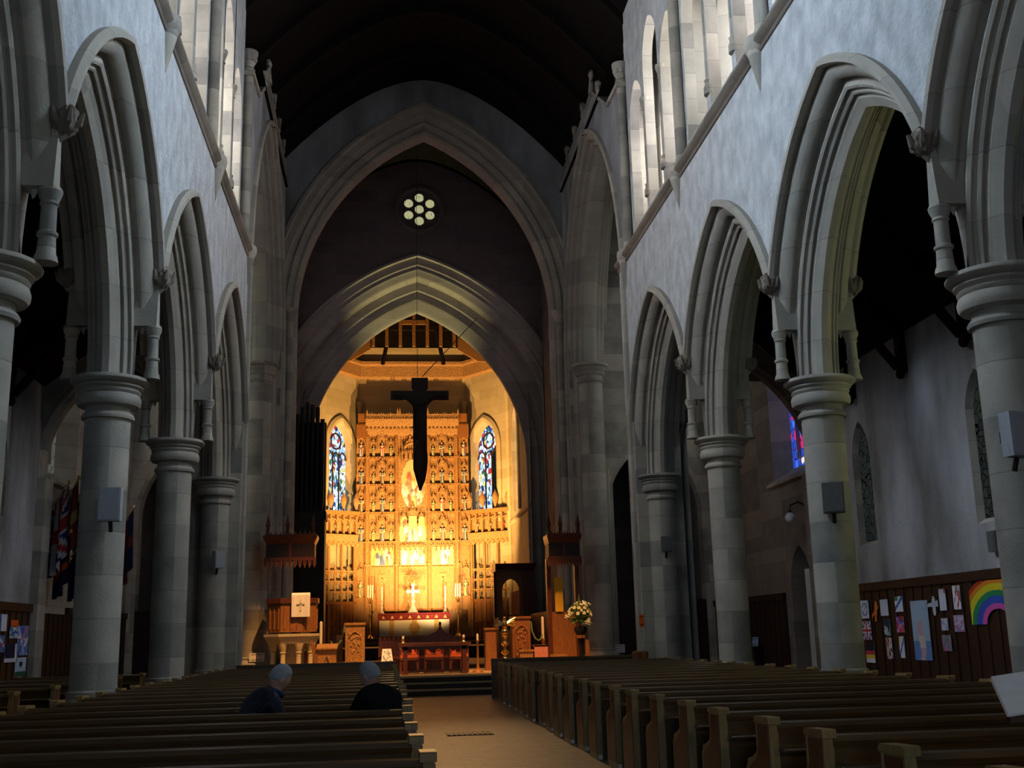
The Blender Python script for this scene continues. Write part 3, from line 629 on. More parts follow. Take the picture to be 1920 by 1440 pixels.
# ================================================================ pews
def pew_proto(name, L):                                      # aisle end at x = 0, runs to x = L; back of the pew faces the camera
    sg = 1 if L > 0 else -1
    t = thing(name, 'pew', 'pew')
    def end(x):
        q = MB(); x0, x1 = sorted((x, x + sg * .065))
        q.prism([(x0, -.06, 0), (x0, .46, 0), (x0, .46, .56), (x0, .44, .60), (x0, .34, .62), (x0, .24, .66), (x0, .20, .74), (x0, .20, .87), (x0, -.06, .87)], (x1 - x0, 0, 0))
        for yy, z0, z1 in ((.455, .06, .55), (.195, .70, .86)): q.tube([((x0 + x1) / 2 - sg * .02, yy, z0), ((x0 + x1) / 2 - sg * .02, yy, z1)], .022, 6)
        e = q.build('pew_end', PEW_E, t)
        c = MB().prism([(x0 - .012, -.085, .865), (x0 - .012, .22, .865), (x0 - .012, .22, .885), (x0 - .012, .20, .905), (x0 - .012, -.07, .915), (x0 - .012, -.085, .905)], (x1 - x0 + .024, 0, 0)); c.build('cap', PEW_E, e)
        return e, x0, x1
    e, x0, x1 = end(0)
    p0, p1 = sorted((-sg * .006, sg * .002)); MB().prism([(p0, -.035, .07), (p0, .43, .07), (p0, .43, .53), (p0, .32, .58), (p0, .21, .63), (p0, .17, .72), (p0, .17, .85), (p0, -.035, .85)], (p1 - p0, 0, 0)).build('end_shade_panel', MAHOG, e)  # dark panel paints the shade on the aisle face of the end
    q = MB().box(x0 + .01, -.075, .012, x1 - .01, -.058, .06); q.build('foot_plate', SILVER, e)
    end(L - sg * .065)
    a, b = sorted((sg * .06, L - sg * .06))
    MB().prism([(a, -.005, .30), (a, .02, .30), (a, -.02, .84), (a, -.045, .84)], (b - a, 0, 0)).build('backrest', PEW, t)
    MB().prism([(a, -.065, .815), (a, .005, .815), (a, .015, .845), (a, .005, .875), (a, -.03, .885), (a, -.06, .875), (a, -.072, .845)], (b - a, 0, 0)).build('top_rail', PEW, t)
    MB().prism([(a, -.17, .690), (a, -.02, .690), (a, -.02, .715), (a, -.165, .715), (a, -.18, .705)], (b - a, 0, 0)).build('book_ledge', PEW, t)
    MB().box(a, .0, .42, b, .43, .455).build('seat', PEW, t)
    MB().box(a, .05, .0, b, .09, .42).build('seat_support', PEW, t)
    return t
first = {}
def pews(side, xs, ys, L, blk, group, proto):
    n = len(ys)
    for i, y in enumerate(ys):
        pl = '%s pew of the %s, counted from the camera' % (ORD[i], blk)
        lab = 'brown pew with pale end, ' + pl
        x = xs + (R_.uniform(-.03, .03) if i else 0)
        if i == 0: proto.location = (x, y, 0); proto['label'] = lab; proto['group'] = group; o = proto
        else: o = dup(proto, (x, y, 0), lab, group=group)
pr = pew_proto('pew', 4.05); yr = [4.60 + 1.05 * i for i in range(22)]
pews(1, 1.15, yr, 4.05, 'right block', 'pews right of the centre aisle', pr)
pl_ = pew_proto('pew', -3.95); yl = [4.12 + 1.045 * i for i in range(23)]
pews(-1, -1.19, yl, -3.95, 'left block', 'pews left of the centre aisle', pl_)
pa = pew_proto('pew', -2.6); pews(-1, -6.5, [14.5, 16.6, 18.7, 20.8, 22.9, 25.0], -2.6, 'left side-aisle', 'pews in the left side aisle', pa)
# panelled fronts before the first pews
for s, x0, x1, nm in ((1, 1.15, 5.2, 'right'), (-1, -5.14, -1.19, 'left')):
    t = thing('low_screen', 'plain dark wooden screen before the front pew of the %s block' % nm, 'screen', (x0, 28.2, 0))
    MB().box(x0, 28.2, 0, x1, 28.26, .90).build('panel', PEW, t)
    MB().prism([(x0, 28.15, .90), (x0, 28.31, .90), (x0, 28.30, .95), (x0, 28.16, .95)], (x1 - x0, 0, 0)).build('rail', PEW, t)
for i, y in enumerate(yr[:7]):
    c = [(.24, .02, .03), (.03, .05, .14), (.2, .015, .03), (.26, .03, .03), (.2, .02, .05), (.04, .06, .16), (.24, .02, .03)][i]
    q = MB().color(c); q.box(1.24, y + .05, .47, 1.62, y + .13, .72); q.color(tuple(k * .6 for k in c)); q.tube([(1.24, y + .09, .73), (1.62, y + .09, .73)], .03, 6)
    tag(q.build('kneeler', CLOTH, origin=(1.43, y + .09, .455)), '%s hassock stood on the %s pew seat right of the aisle' % ('navy' if c[2] > .1 else 'dark red', ORD[i]), 'kneeler', 'hassocks on the right-hand pews')
# ================================================================ people in the tenth pew of the left block
def skin_mesh(name, nodes, edges, mat, parent, levels=2, root=0):
    me = bpy.data.meshes.new('tmp'); me.from_pydata([n[0] for n in nodes], edges, []); o = bpy.data.objects.new('tmp', me); COL.objects.link(o)
    o.modifiers.new('s', 'SKIN'); sub = o.modifiers.new('d', 'SUBSURF'); sub.levels = levels; sub.render_levels = levels
    for i, n in enumerate(nodes):
        r = n[1]; me.skin_vertices[0].data[i].radius = r if isinstance(r, tuple) else (r, r)
        me.skin_vertices[0].data[i].use_root = i == root
    dg = bpy.context.evaluated_depsgraph_get(); dg.update()
    m2 = bpy.data.meshes.new_from_object(o.evaluated_get(dg)); bpy.data.objects.remove(o)
    vs = [tuple(v.co) for v in m2.vertices]; fs = [tuple(p.vertices) for p in m2.polygons]
    q = MB(); q.v = vs; 
    for f in fs: q.face(f)
    return q
def person(loc, yaw, head_yaw, head_pitch, lean, label, coat, collar, quilt):
    t = thing('person', label, 'person', (0, 0, 0))
    H = lambda a: lean * a
    sp = lambda y, z: (0, y, z)
    hp = Vector((0, .27 + H(.20), 1.155))
    N_ = [((0, .12, .58), (.15, .12)), ((0, .13 + H(.05), .72), (.14, .11)), ((0, .17 + H(.12), .92), (.155, .11)), ((0, .22 + H(.16), 1.03), (.09, .07)), ((0, .26 + H(.19), 1.09), .052), (tuple(hp - Vector((0, .01, .04))), .06)]
    E_ = [(0, 1), (1, 2), (2, 3), (3, 4), (4, 5)]
    def add(p, r, j): N_.append((p, r)); E_.append((j, len(N_) - 1)); return len(N_) - 1
    arms = {}
    for s in (1, -1):
        a = add((s * .17, .18 + H(.13), .97), .062, 2); b_ = add((s * .25, .25 + H(.12), .74), .045, a); c_ = add((s * .13, .50, .66), .034, b_)
        d_ = add((s * .10, .55, .645), (.038, .02), c_); e_ = add((s * .085, .60, .635), (.040, .018), d_); arms[s] = (a, b_, c_)
        for f, (dx, L_) in enumerate([(-.03, .055), (-.01, .07), (.01, .075), (.03, .062)]):
            k1 = add((s * .085 + dx, .60 + L_ * .55, .628), .0095, e_); add((s * .085 + dx, .60 + L_ * .85, .60), .0085, k1)
        k1 = add((s * .052, .575, .65), .011, d_); add((s * .04, .61, .64), .0095, k1)
        h = add((s * .10, .18, .56), .08, 0); k = add((s * .13, .50, .54), .062, h); an = add((s * .13, .46, .10), .042, k); add((s * .13, .60, .045), (.04, .03), an)
    q = skin_mesh('b', N_, E_, SKIN, t)
    # head
    Rm = Matrix.Translation(hp) @ Matrix.Rotation(head_yaw, 4, 'Z') @ Matrix.Rotation(head_pitch, 4, 'X')
    def hf(x, y, z):
        g = lambda cx, cz, w_: math.exp(-((x - cx) ** 2 + (z - cz) ** 2) / w_) if y > 0 else 0
        k = 1 - .10 * max(0, -z) * (1 - max(y, 0)) + .20 * g(0, -.12, .012) + .06 * g(0, -.78, .05) + .05 * g(0, .22, .06) - .05 * (g(.34, .08, .02) + g(-.34, .08, .02)) + .035 * g(0, -.45, .02) - .03 * g(0, -.52, .004)
        return k
    st = len(q.v); q.ell((0, 0, 0), .076, .098, .122, 28, 20, hf)
    for s in (1, -1): q.ell((s * .078, -.005, -.01), .013, .024, .036, 8, 6)
    for s in (1, -1): q.ell((s * .028, .084, .012), .011, .010, .008, 8, 6)
    q.xf(Rm, st)
    body = q.build('body', SKIN, t, ang=2)
    hq = MB(); st = 0
    hair = lambda x, y, z: 1.12 + .035 * math.sin(13 * x + 2 * z) * math.sin(11 * z + 3 * y) if (z > .18 + .55 * max(y, 0) or (y < .25 and z > -.45)) else .86
    hq.ell((0, -.006, .008), .077, .098, .122, 28, 20, hair); hq.xf(Rm); hq.build('hair', HAIR, t, ang=2)
    C_ = [((0, .12, .56), (.17, .13)), ((0, .12 + H(.05), .70), (.175, .135)), ((0, .16 + H(.12), .93), (.185, .135)), ((0, .21 + H(.155), 1.03), (.12, .10)), ((0, .24 + H(.175), 1.065), (.075, .07))]
    Ce = [(0, 1), (1, 2), (2, 3), (3, 4)]
    for s in (1, -1):
        n = len(C_); C_ += [((s * .18, .17 + H(.13), .97), .082), ((s * .27, .25 + H(.12), .73), .062), ((s * .135, .49, .665), .046)]; Ce += [(2, n), (n, n + 1), (n + 1, n + 2)]
    jq = skin_mesh('c', C_, Ce, coat, t); jo = jq.build('jacket', coat, t, ang=2)
    cq = MB()
    ring = [(.078 * math.cos(a), .235 + H(.170) + .075 * math.sin(a), 1.045 - .03 * math.sin(a)) for a in [2 * pi * i / 16 for i in range(17)]]
    cq.tube(ring, .028, 8)
    cq.build('collar', collar, jo, ang=2)
    if quilt:
        for i in range(5):
            z = .66 + .075 * i; sq = MB()
            sq.tube([(x, .10 + H(.05 + .07 * (z - .7) / .23) - math.sqrt(max(0, 1 - (x / .20) ** 2)) * .142, z) for x in [.17 * j / 6 for j in range(-6, 7)]], .006, 5); sq.build('quilt_seam', collar, jo)
    T_ = [((0, .13, .585), (.155, .125))]; Te = []
    for s in (1, -1):
        n = len(T_); T_ += [((s * .10, .19, .56), .095), ((s * .13, .50, .545), .078), ((s * .13, .465, .13), .062)]; Te += [(0, n), (n, n + 1), (n + 1, n + 2)]
    skin_mesh('t', T_, Te, TROUS, t).build('trousers', TROUS, t, ang=2)
    for s in (1, -1): MB().ell((s * .13, .535, .045), .052, .135, .05, 12, 8).build('shoe', SHOE, t, ang=2)
    t.location = loc; t.rotation_euler = (0, 0, yaw); return t
person((-2.76, 10.50, 0), -.95, -.15, -.55, .95, 'grey-haired person in a navy quilted jacket, bowed and turned right, left-hand pew', COAT, COLLAR, True)
person((-1.35, 10.50, 0), .62, .35, -.40, .55, 'grey-haired person in a black coat beside the aisle, bowed and turned left', COAT2, COAT2, False)

# ================================================================ altar screen (reredos)
RY = 59.3
t = thing('carved_altar_screen', 'tall carved and gilded oak altar screen filling the end wall', 'altar screen', (0, RY, 1.5))
bp = MB().box(-2.45, RY, 1.5, 2.45, RY + .2, 12.3); bp.build('back_panel', OAK_C, t)
for s in (1, -1):
    MB().box(min(s * 2.45, s * 2.98), RY + .05, 1.5, max(s * 2.45, s * 2.98), RY + .25, 12.2).build('wing', OAK, t)
for x, wd in ((-2.38, .20), (-.87, .13), (.82, .13), (2.28, .20)):
    q = MB().box(x - wd / 2, RY - .22, 1.5, x + wd / 2, RY + .02, 12.0)
    for z in (2.75, 5.15, 6.35, 7.9, 9.35, 10.8): q.box(x - wd / 2 - .03, RY - .26, z, x + wd / 2 + .03, RY, z + .09)
    q.tube([(x - wd / 2 + .03, RY - .23, 1.6), (x - wd / 2 + .03, RY - .23, 11.9)], .03, 6); q.tube([(x + wd / 2 - .03, RY - .23, 1.6), (x + wd / 2 - .03, RY - .23, 11.9)], .03, 6)
    q.build('buttress', OAK, t)
for x0, x1 in ((-2.28, -.94), (-.80, .76), (.89, 2.18)):
    # plain lower panel with shield
    q = MB().box(x0 + .05, RY - .03, 2.8, x1 - .05, RY + .01, 5.0)
    n = 5
    for i in range(n + 1):
        x = x0 + .05 + (x1 - x0 - .1) * i / n; q.box(x - .012, RY - .05, 2.8, x + .012, RY - .02, 5.0)
    q.box(x0 + .02, RY - .08, 5.0, x1 - .02, RY, 5.12); po = q.build('panel', OAK, t)
    xc = (x0 + x1) / 2; sh = MB().prism([(xc - .2, RY - .09, 4.75), (xc - .2, RY - .09, 4.45), (xc - .12, RY - .09, 4.25), (xc, RY - .09, 4.15), (xc + .12, RY - .09, 4.25), (xc + .2, RY - .09, 4.45), (xc + .2, RY - .09, 4.75)], (0, .05, 0)); sh.box(xc - .03, RY - .11, 4.25, xc + .03, RY - .08, 4.7).box(xc - .16, RY - .11, 4.5, xc + .16, RY - .08, 4.56)
    sh.build('shield', OAK_C, po)
def canopy(q, xc, hw, z, d=.28):                             # crocketed gablet with pinnacles over a niche
    y = RY - d
    a = [(xc + u, y, z + zz) for u, zz in arc(hw * .15, hw * 1.12, 0, None, 6)]
    q.tube(a, hw * .13, 5); q.prism([(xc - hw, y + .03, z), (xc, y + .03, z + hw * 1.9), (xc + hw, y + .03, z), (xc + hw, y + .03, z + hw * .2), (xc, y + .03, z + hw * 2.15), (xc - hw, y + .03, z + hw * .2)], (0, .07, 0))
    q.ell((xc, y, z + hw * 2.3), hw * .2, hw * .2, hw * .3, 6, 5)
    for u in (-1, 1):
        q.box(xc + u * hw - .025, y - .02, z - min(.55, hw * 1.6), xc + u * hw + .025, RY, z + hw); q.lathe([(.035, z + hw), (.0, z + hw + .28)], xc + u * hw, y, 5)
    for i in range(3):
        f = .25 + .25 * i
        for u in (-1, 1): q.ell((xc + u * hw * (1 - f), y, z + hw * 1.95 * f + hw * .25), hw * .12, hw * .12, hw * .12, 5, 4)
tiers = [(6.45, 7.35), (7.98, 8.85), (9.45, 10.30), (10.90, 11.75)]
side_c = (-1.61, 1.535)
for (z0, z1) in tiers:
    for xc in side_c:
        q = MB().box(xc - .65, RY - .2, z0 - .10, xc + .63, RY, z0 - .02)
        for i in range(7): q.ell((xc - .6 + .2 * i, RY - .2, z0 - .12), .06, .05, .06, 6, 4)
        q.build('niche_shelf', OAK, t)
        q = MB(); canopy(q, xc, .24, z1 - .1)
        for u in (-.46, .46): canopy(q, xc + u, .15, z1 - .25, .2)
        q.build('niche_canopy', OAK_C, t)
for s in (1, -1):
    for (z0, z1) in [(3.6, 4.9)] + tiers:
        q = MB(); canopy(q, s * 2.72, .2, z1 - .08, .12); q.box(s * 2.72 - .22, RY - .14, z0 - .08, s * 2.72 + .22, RY + .06, z0 - .02)
        q.build('niche_canopy', OAK_C, t)
# painted reliefs: three scenes, the group of the middle tier and the large figure in its glory
rr = random.Random(3)
def relief(x0, x1, z0, z1, fig, seed, name='relief', mandorla=False, pale=False):
    q = MB(); r = random.Random(seed); nx, nz = int((x1 - x0) / .05), int((z1 - z0) / .05)
    cs = [(r.uniform(x0 + .1, x1 - .1), r.uniform(z0 + .1, z0 + (z1 - z0) * .7), r.uniform(.06, .13)) for _ in range(fig)]
    pal = [(.85, .75, .55), (.80, .66, .42), (.55, .12, .10), (.12, .18, .38), (.85, .82, .75), (.75, .5, .2), (.25, .3, .16)] if not pale else [(.9, .88, .82), (.45, .35, .25), (.92, .9, .88), (.55, .22, .16), (.85, .84, .82), (.3, .34, .42), (.8, .6, .3)]
    H = []
    for i in range(nx + 1):
        row = []
        for j in range(nz + 1):
            x = x0 + (x1 - x0) * i / nx; z = z0 + (z1 - z0) * j / nz; h = 0; ci = 0
            for k, (a, b_, w_) in enumerate(cs):
                v = math.exp(-((x - a) / w_) ** 2 - ((z - b_) / (w_ * 2.4)) ** 2) * .14
                if v > h: h, ci = v, k
            row.append((x, RY - .03 - h + r.uniform(-.012, .012), z, ci if h > .03 else -1))
        H.append(row)
    for i in range(nx):
        for j in range(nz):
            c = H[i][j][3]; q.color(pal[c % len(pal)] if c >= 0 else ((.62, .40, .17) if not pale else (.75, .58, .3)))
            if mandorla:
                xm, zm = (x0 + x1) / 2, (z0 + z1) / 2
                if ((H[i][j][0] - xm) / ((x1 - x0) / 2)) ** 2 + ((H[i][j][2] - zm) / ((z1 - z0) / 2)) ** 2 > 1: continue
            q.quad(H[i][j][:3], H[i + 1][j][:3], H[i + 1][j + 1][:3], H[i][j + 1][:3])
    return q.build(name, PAINT_W, t, ang=1.2)
for i, (x0, x1) in enumerate(((-2.2, -1.02), (-.66, .62), (.97, 2.1))):
    relief(x0, x1, 5.2, 6.12, 12, i + 4, 'scene_relief', pale=i > 0)
    q = MB()
    for u in range(5):
        xx = x0 + (x1 - x0) * (u + .5) / 5; canopy(q, xx, .10, 6.10, .16)
    q.box(x0 - .04, RY - .12, 5.1, x0 + .02, RY, 6.2).box(x1 - .02, RY - .12, 5.1, x1 + .04, RY, 6.2); q.build('scene_canopy', OAK_C, t)
relief(-.70, .66, 6.40, 7.75, 12, 21, 'group_relief', pale=True)
relief(-.66, .62, 8.05, 10.75, 26, 33, 'glory_relief', mandorla=True, pale=True)
q = MB()
for xc, hw, z in ((-.48, .2, 7.5), (-.02, .26, 7.75), (.44, .2, 7.5)): canopy(q, xc, hw, z, .26)
for i in range(6): canopy(q, -.58 + .225 * i, .11, 10.95 + .0 * i, .24)
canopy(q, -.02, .55, 11.0, .3); q.build('centre_canopy', OAK_C, t)
q = MB()
q.prism([(-2.5, RY + .2, 12.0), (-2.5, RY - .25, 12.05), (-2.5, RY - .3, 12.2), (-2.5, RY - .28, 12.5), (-2.5, RY - .42, 12.75), (-2.5, RY - .42, 12.9), (-2.5, RY + .2, 12.9)], (4.95, 0, 0))
for i in range(24): q.ell((-2.4 + .205 * i, RY - .3, 12.35), .075, .06, .09, 7, 5)
q.build('cornice', OAK_C, t)
q = MB()
for i in range(40):
    x = -2.42 + i * .124; h = .28 + .10 * abs(math.sin(i * .8)) + (.25 if i in (0, 13, 14, 25, 26, 39) else 0)
    q.prism([(x - .06, RY - .36, 12.88), (x + .06, RY - .36, 12.88), (x + .045, RY - .36, 12.88 + h * .6), (x, RY - .36, 12.88 + h), (x - .045, RY - .36, 12.88 + h * .6)], (0, .06, 0)); q.ell((x, RY - .38, 12.98), .045, .03, .045, 6, 4)
q.box(-2.46, RY - .35, 12.88, 2.44, RY - .31, 13.15); q.build('cresting', OAK_C, t)
for s in (1, -1):
    x = s * 2.68; MB().box(x - .3, RY - .3, 11.9, x + .3, RY + .2, 12.6).box(x - .22, RY - .22, 12.6, x + .22, RY + .1, 13.2).box(x - .27, RY - .27, 12.55, x + .27, RY + .12, 12.66).build('end_block', OAK_M, t)
def statue_mesh(h, robe, robe2):
    q = MB().color(robe)
    k = h / 1.0
    q.lathe([(.13 * k, 0), (.125 * k, .1 * k), (.10 * k, .45 * k), (.115 * k, .62 * k), (.125 * k, .74 * k), (.05 * k, .82 * k)], 0, 0, 10, sy=.7)
    q.color(robe2); q.tube([(-.12 * k, -.0, .74 * k), (-.13 * k, -.06 * k, .58 * k), (-.02 * k, -.11 * k, .52 * k)], [.05 * k, .045 * k, .03 * k], 6); q.tube([(.12 * k, 0, .74 * k), (.14 * k, -.05 * k, .58 * k), (.03 * k, -.11 * k, .60 * k)], [.05 * k, .045 * k, .03 * k], 6)
    q.tube([(.05 * k, -.09 * k, .7 * k), (.02 * k, -.11 * k, .3 * k), (.06 * k, -.10 * k, .05 * k)], [.02 * k, .03 * k, .03 * k], 5)
    q.color((.75, .55, .42)); q.ell((0, -.01 * k, .90 * k), .055 * k, .06 * k, .075 * k, 8, 7)
    q.color((.35, .2, .1)); q.ell((0, .01 * k, .92 * k), .06 * k, .06 * k, .072 * k, 8, 6)
    return q
cols = [((.80, .74, .62), (.62, .10, .10)), ((.16, .20, .32), (.75, .66, .42)), ((.22, .17, .12), (.78, .72, .6)), ((.75, .62, .3), (.18, .24, .16)), ((.70, .68, .64), (.3, .12, .12))]
protos = []
tn_names = ['second', 'third', 'fourth', 'top']
first_st = {}
def statue(x, y, z, h, ci, label, group):
    key = (round(h, 2), ci)
    if key not in first_st:
        o = statue_mesh(h, *cols[ci]).build('statue', PAINT_W); first_st[key] = o; o.location = (x, y, z); tag(o, label, 'statue', group)
    else:
        o = dup(first_st[key], (x, y, z), label); o['group'] = group
for i, (z0, z1) in enumerate(tiers):
    for j, xc in enumerate(side_c):
        statue(xc, RY - .11, z0 - .02, z1 - z0 - .05, [(0, 2), (2, 1), (1, 0), (0, 4)][3 - i if i else 0][j] if i else (1, 2)[j], 'painted saint in the %s niche tier of the altar screen, %s bay' % (tn_names[i], ('left', 'right')[j]), 'saints in the altar screen')
        for u in (-.46, .46):
            statue(xc + u, RY - .09, z0 - .02, .62, 3, 'small gilt saint %s of the larger saint, %s tier, %s bay of altar screen' % ('left' if u < 0 else 'right', tn_names[i], ('left', 'right')[j]), 'small saints in the altar screen')
for s in (1, -1):
    for i, (z0, z1) in enumerate([(3.6, 4.9)] + tiers):
        statue(s * 2.72, RY - .03, z0 - .02, .85, (3, 1, 2, 1, 4)[i], 'painted saint on the outer %s edge of the altar screen, %s from the bottom' % (names[s], ORD[i]), 'saints on the altar screen edges')
# ================================================================ high altar and its ornaments
AX = 0.0; AY = 58.2
t = thing('high_altar', 'long high altar with cream frontal and dark red embroidered upper band', 'altar', (0, AY, 1.5))
MB().box(-1.72, AY - .38, 1.5, 1.72, AY + .5, 2.62).build('altar_block', OAK_M, t)
MB().box(-1.82, AY - .45, 2.62, 1.82, AY + .55, 2.70).build('altar_top', REDV, t)
fr = MB().box(-1.76, AY - .41, 1.56, 1.76, AY - .39, 2.36).build('frontal', CREAM, t)
for x in (-1.13, 1.12): MB().box(x - .12, AY - .425, 1.56, x + .12, AY - .405, 2.36).build('orphrey', GOLD, fr)
MB().box(-.13, AY - .425, 1.56, .13, AY - .405, 2.36).build('orphrey', GOLD, fr)
q = MB(); q.lathe([(.12, 0), (.14, .02), (.10, .03)], 0, 0, 14); 
for i in range(8):
    a = i * pi / 4; q.ell((.2 * math.cos(a), .2 * math.sin(a), .015), .085, .085, .02, 8, 4)
q.xf(Matrix.Translation((0, AY - .43, 1.98)) @ Matrix.Rotation(pi / 2, 4, 'X')); q.build('flower_cross', GOLD, fr)
sf = MB().box(-1.80, AY - .45, 2.36, 1.80, AY - .42, 2.64).build('upper_band', REDV, t)
for i in range(8):
    x = -1.55 + i * .443; MB().prism([(x - .09, AY - .465, 2.44), (x + .09, AY - .465, 2.44), (x, AY - .465, 2.60)], (0, .014, 0)).build('gold_ornament', GOLD, sf)
MB().box(-1.82, AY - .46, 1.5, -1.76, AY - .40, 2.62).box(1.76, AY - .46, 1.5, 1.82, AY - .40, 2.62).build('end_border', REDV, t)
t = thing('altar_cross', 'gleaming silver altar cross on a flared foot in the middle of the high altar', 'cross', (-.05, AY + .2, 2.7))
x, y = -.05, AY + .2
MB().lathe([(.28, 2.70), (.26, 2.76), (.16, 2.95), (.10, 3.12), (.07, 3.2)], x, y, 14).build('foot', SILVER, t)
MB().lathe([(.06, 3.18), (.11, 3.25), (.12, 3.32), (.07, 3.4), (.05, 3.6)], x, y, 12).build('stem', SILVER, t)
q = MB().box(x - .06, y - .04, 3.55, x + .06, y + .04, 4.12).box(x - .24, y - .04, 3.74, x + .24, y + .04, 3.86)
for dx, z in ((-.26, 3.8), (.26, 3.8), (0, 4.14), (0, 3.8)): q.ell((x + dx, y, z), .11, .06, .11, 10, 6)
q.build('cross', SILVER, t)
q = MB()
for i in range(7):
    a = pi * i / 6; q.tube([(x + .06, y - .02, 4.42), (x + .06 + .3 * math.cos(a), y - .05, 4.42 + .26 * math.sin(a))], [.06, .02], 5)
q.ell((x + .07, y, 4.34), .10, .06, .14, 8, 6); tag(q.build('carved_bracket', OAK_M, origin=(x + .06, y, 4.3)), 'small dark star-like carving just above the altar cross', 'carving')
bpy.data.objects['carved_bracket'].location.y += 0.0
def candlestick(x, lab):
    t = thing('candlestick', lab, 'candlestick', (x, AY + .2, 2.7), 'candlesticks on the high altar'); y = AY + .2
    MB().lathe([(.13, 2.7), (.11, 2.76), (.05, 2.86), (.03, 2.95), (.045, 3.02), (.03, 3.1), (.03, 3.28), (.06, 3.32), (.08, 3.36), (.03, 3.38)], x, y, 12).build('stick', SILVER, t)
    MB().lathe([(.042, 3.38), (.042, 4.05), (.0, 4.08)], x, y, 10).build('candle', WAX, t)
candlestick(-1.62, 'tall silver candlestick with one candle on the left end of the high altar'); candlestick(1.60, 'tall silver candlestick with one candle on the right end of the high altar')
def torch(x, lab):
    y = 57.6; t = thing('candelabrum', lab, 'candelabrum', (x, y, 1.5), 'three-candle stands beside the altar')
    MB().lathe([(.2, 1.5), (.18, 1.56), (.06, 1.66), (.035, 1.8), (.035, 2.6), (.07, 2.66), (.035, 2.74), (.035, 3.2), (.08, 3.25), (.06, 3.3), (.02, 3.36)], x, y, 12).build('stand', BRASS, t)
    for dx in (-.11, 0, .11):
        MB().tube([(x, y, 3.3), (x + dx * .9, y - .02, 3.34), (x + dx, y, 3.44)], .018, 6).lathe([(.045, 3.44), (.05, 3.48), (.03, 3.49)], x + dx, y, 8).build('arm', BRASS, t)
        MB().lathe([(.03, 3.49), (.03, 4.12), (0, 4.15)], x + dx, y, 8).build('candle', WAX, t)
torch(-2.2, 'brass stand of three tall candles left of the high altar'); torch(2.2, 'brass stand of three tall candles right of the high altar')
# ================================================================ side screens of the sanctuary
for s in (1, -1):
    t = thing('carved_side_screen', 'open carved oak screen with finials, %s of the altar screen' % names[s], 'screen', (s * 3.95, 58.4, 1.1))
    P0 = Vector((s * 4.95, 57.7, 0)); P1 = Vector((s * 3.05, 59.0, 0)); d_ = (P1 - P0); L = d_.length; d_.normalize(); n_ = Vector((s * d_.y * -1 * s, 0, 0)); n_ = Vector((-s * abs(d_.y), -abs(d_.x), 0))
    def W(u, d, z): return tuple(P0 + d_ * u + n_ * d + Vector((0, 0, z)))
    def bx(q, u0, u1, d0, d1, z0, z1):
        n = len(q.v); q.v += [W(u0, d0, z0), W(u1, d0, z0), W(u1, d1, z0), W(u0, d1, z0), W(u0, d0, z1), W(u1, d0, z1), W(u1, d1, z1), W(u0, d1, z1)]
        for f in ((0, 3, 2, 1), (4, 5, 6, 7), (0, 1, 5, 4), (1, 2, 6, 5), (2, 3, 7, 6), (3, 0, 4, 7)): q.face(tuple(n + i for i in f))
    for i in range(4): q = MB(); u = L * i / 3; bx(q, u - .05, u + .05, -.05, .07, 1.1, 7.8 if i in (0, 3) else 7.1); q.build('post', OAK, t)
    q = MB(); bx(q, 0, L, -.02, .02, 1.1, 3.3); 
    for i in range(10): bx(q, L * i / 9 - .02, L * i / 9 + .02, .0, .05, 1.1, 3.3)
    bx(q, -.05, L + .05, -.05, .09, 3.22, 3.36); bx(q, -.05, L + .05, -.05, .07, 2.2, 2.28); q.build('lower_panel', OAK_M, t)
    q = MB()
    for r_ in range(3):
        z = 3.36 + .52 * r_
        for i in range(6):
            uc = L * (i + .5) / 6; h_ = L / 12 - .02
            q.tube([W(uc + u, .02, zz + z) for u, zz in [(-h_, 0)] + arc(.06, h_ + .06, .22, None, 5) + [(h_, 0)]], .03, 5)
        bx(q, 0, L, -.02, .05, z + .46, z + .52)
        for i in range(7): bx(q, L * i / 6 - .02, L * i / 6 + .02, -.02, .04, z, z + .5)
    for i in range(3): q.ell(W(L * (i + .5) / 3, .02, 5.05), .07, .07, .15, 6, 5)
    q.build('tracery', OAK_C, t)
    q = MB(); bx(q, -.05, L + .05, -.25, .30, 6.25, 6.75)
    for i in range(9): q.ell(W(L * i / 8, .3, 6.25), .1, .08, .13, 6, 5)
    q.build('valance', OAK_C, t)
    q = MB(); bx(q, 0, L, -.2, .0, 6.75, 7.75)
    for i in range(7):
        u = L * i / 6; bx(q, u - .045, u + .045, 0, .22, 6.75, 7.7)
        if i < 6: q.tube([W(u + L / 12 + k, .18, 7.35 + zz) for k, zz in arc(.03, L / 12, 0, None, 5)], .035, 5)
    q.build('gallery_front', OAK_C, t)
    q = MB(); bx(q, -.1, L + .1, -.28, .34, 7.75, 7.95); q.build('cornice', OAK, t)
    for i in range(4):
        u = L * i / 3; c = W(u, .15, 0); MB().lathe([(.05, 7.9), (.06, 8.1), (.14, 8.35), (.17, 8.5), (.12, 8.7), (.05, 8.82), (0, 8.95)], c[0], c[1], 8).build('finial', OAK_C, t)
    for i in range(3): statue(*W(L * (i + .5) / 3, .12, 6.78), .62, (0, 1, 2)[i], 'little painted figure in the gallery of the %s side screen, %s from the altar' % (names[s], ORD[2 - i]), 'figures in the side screens')
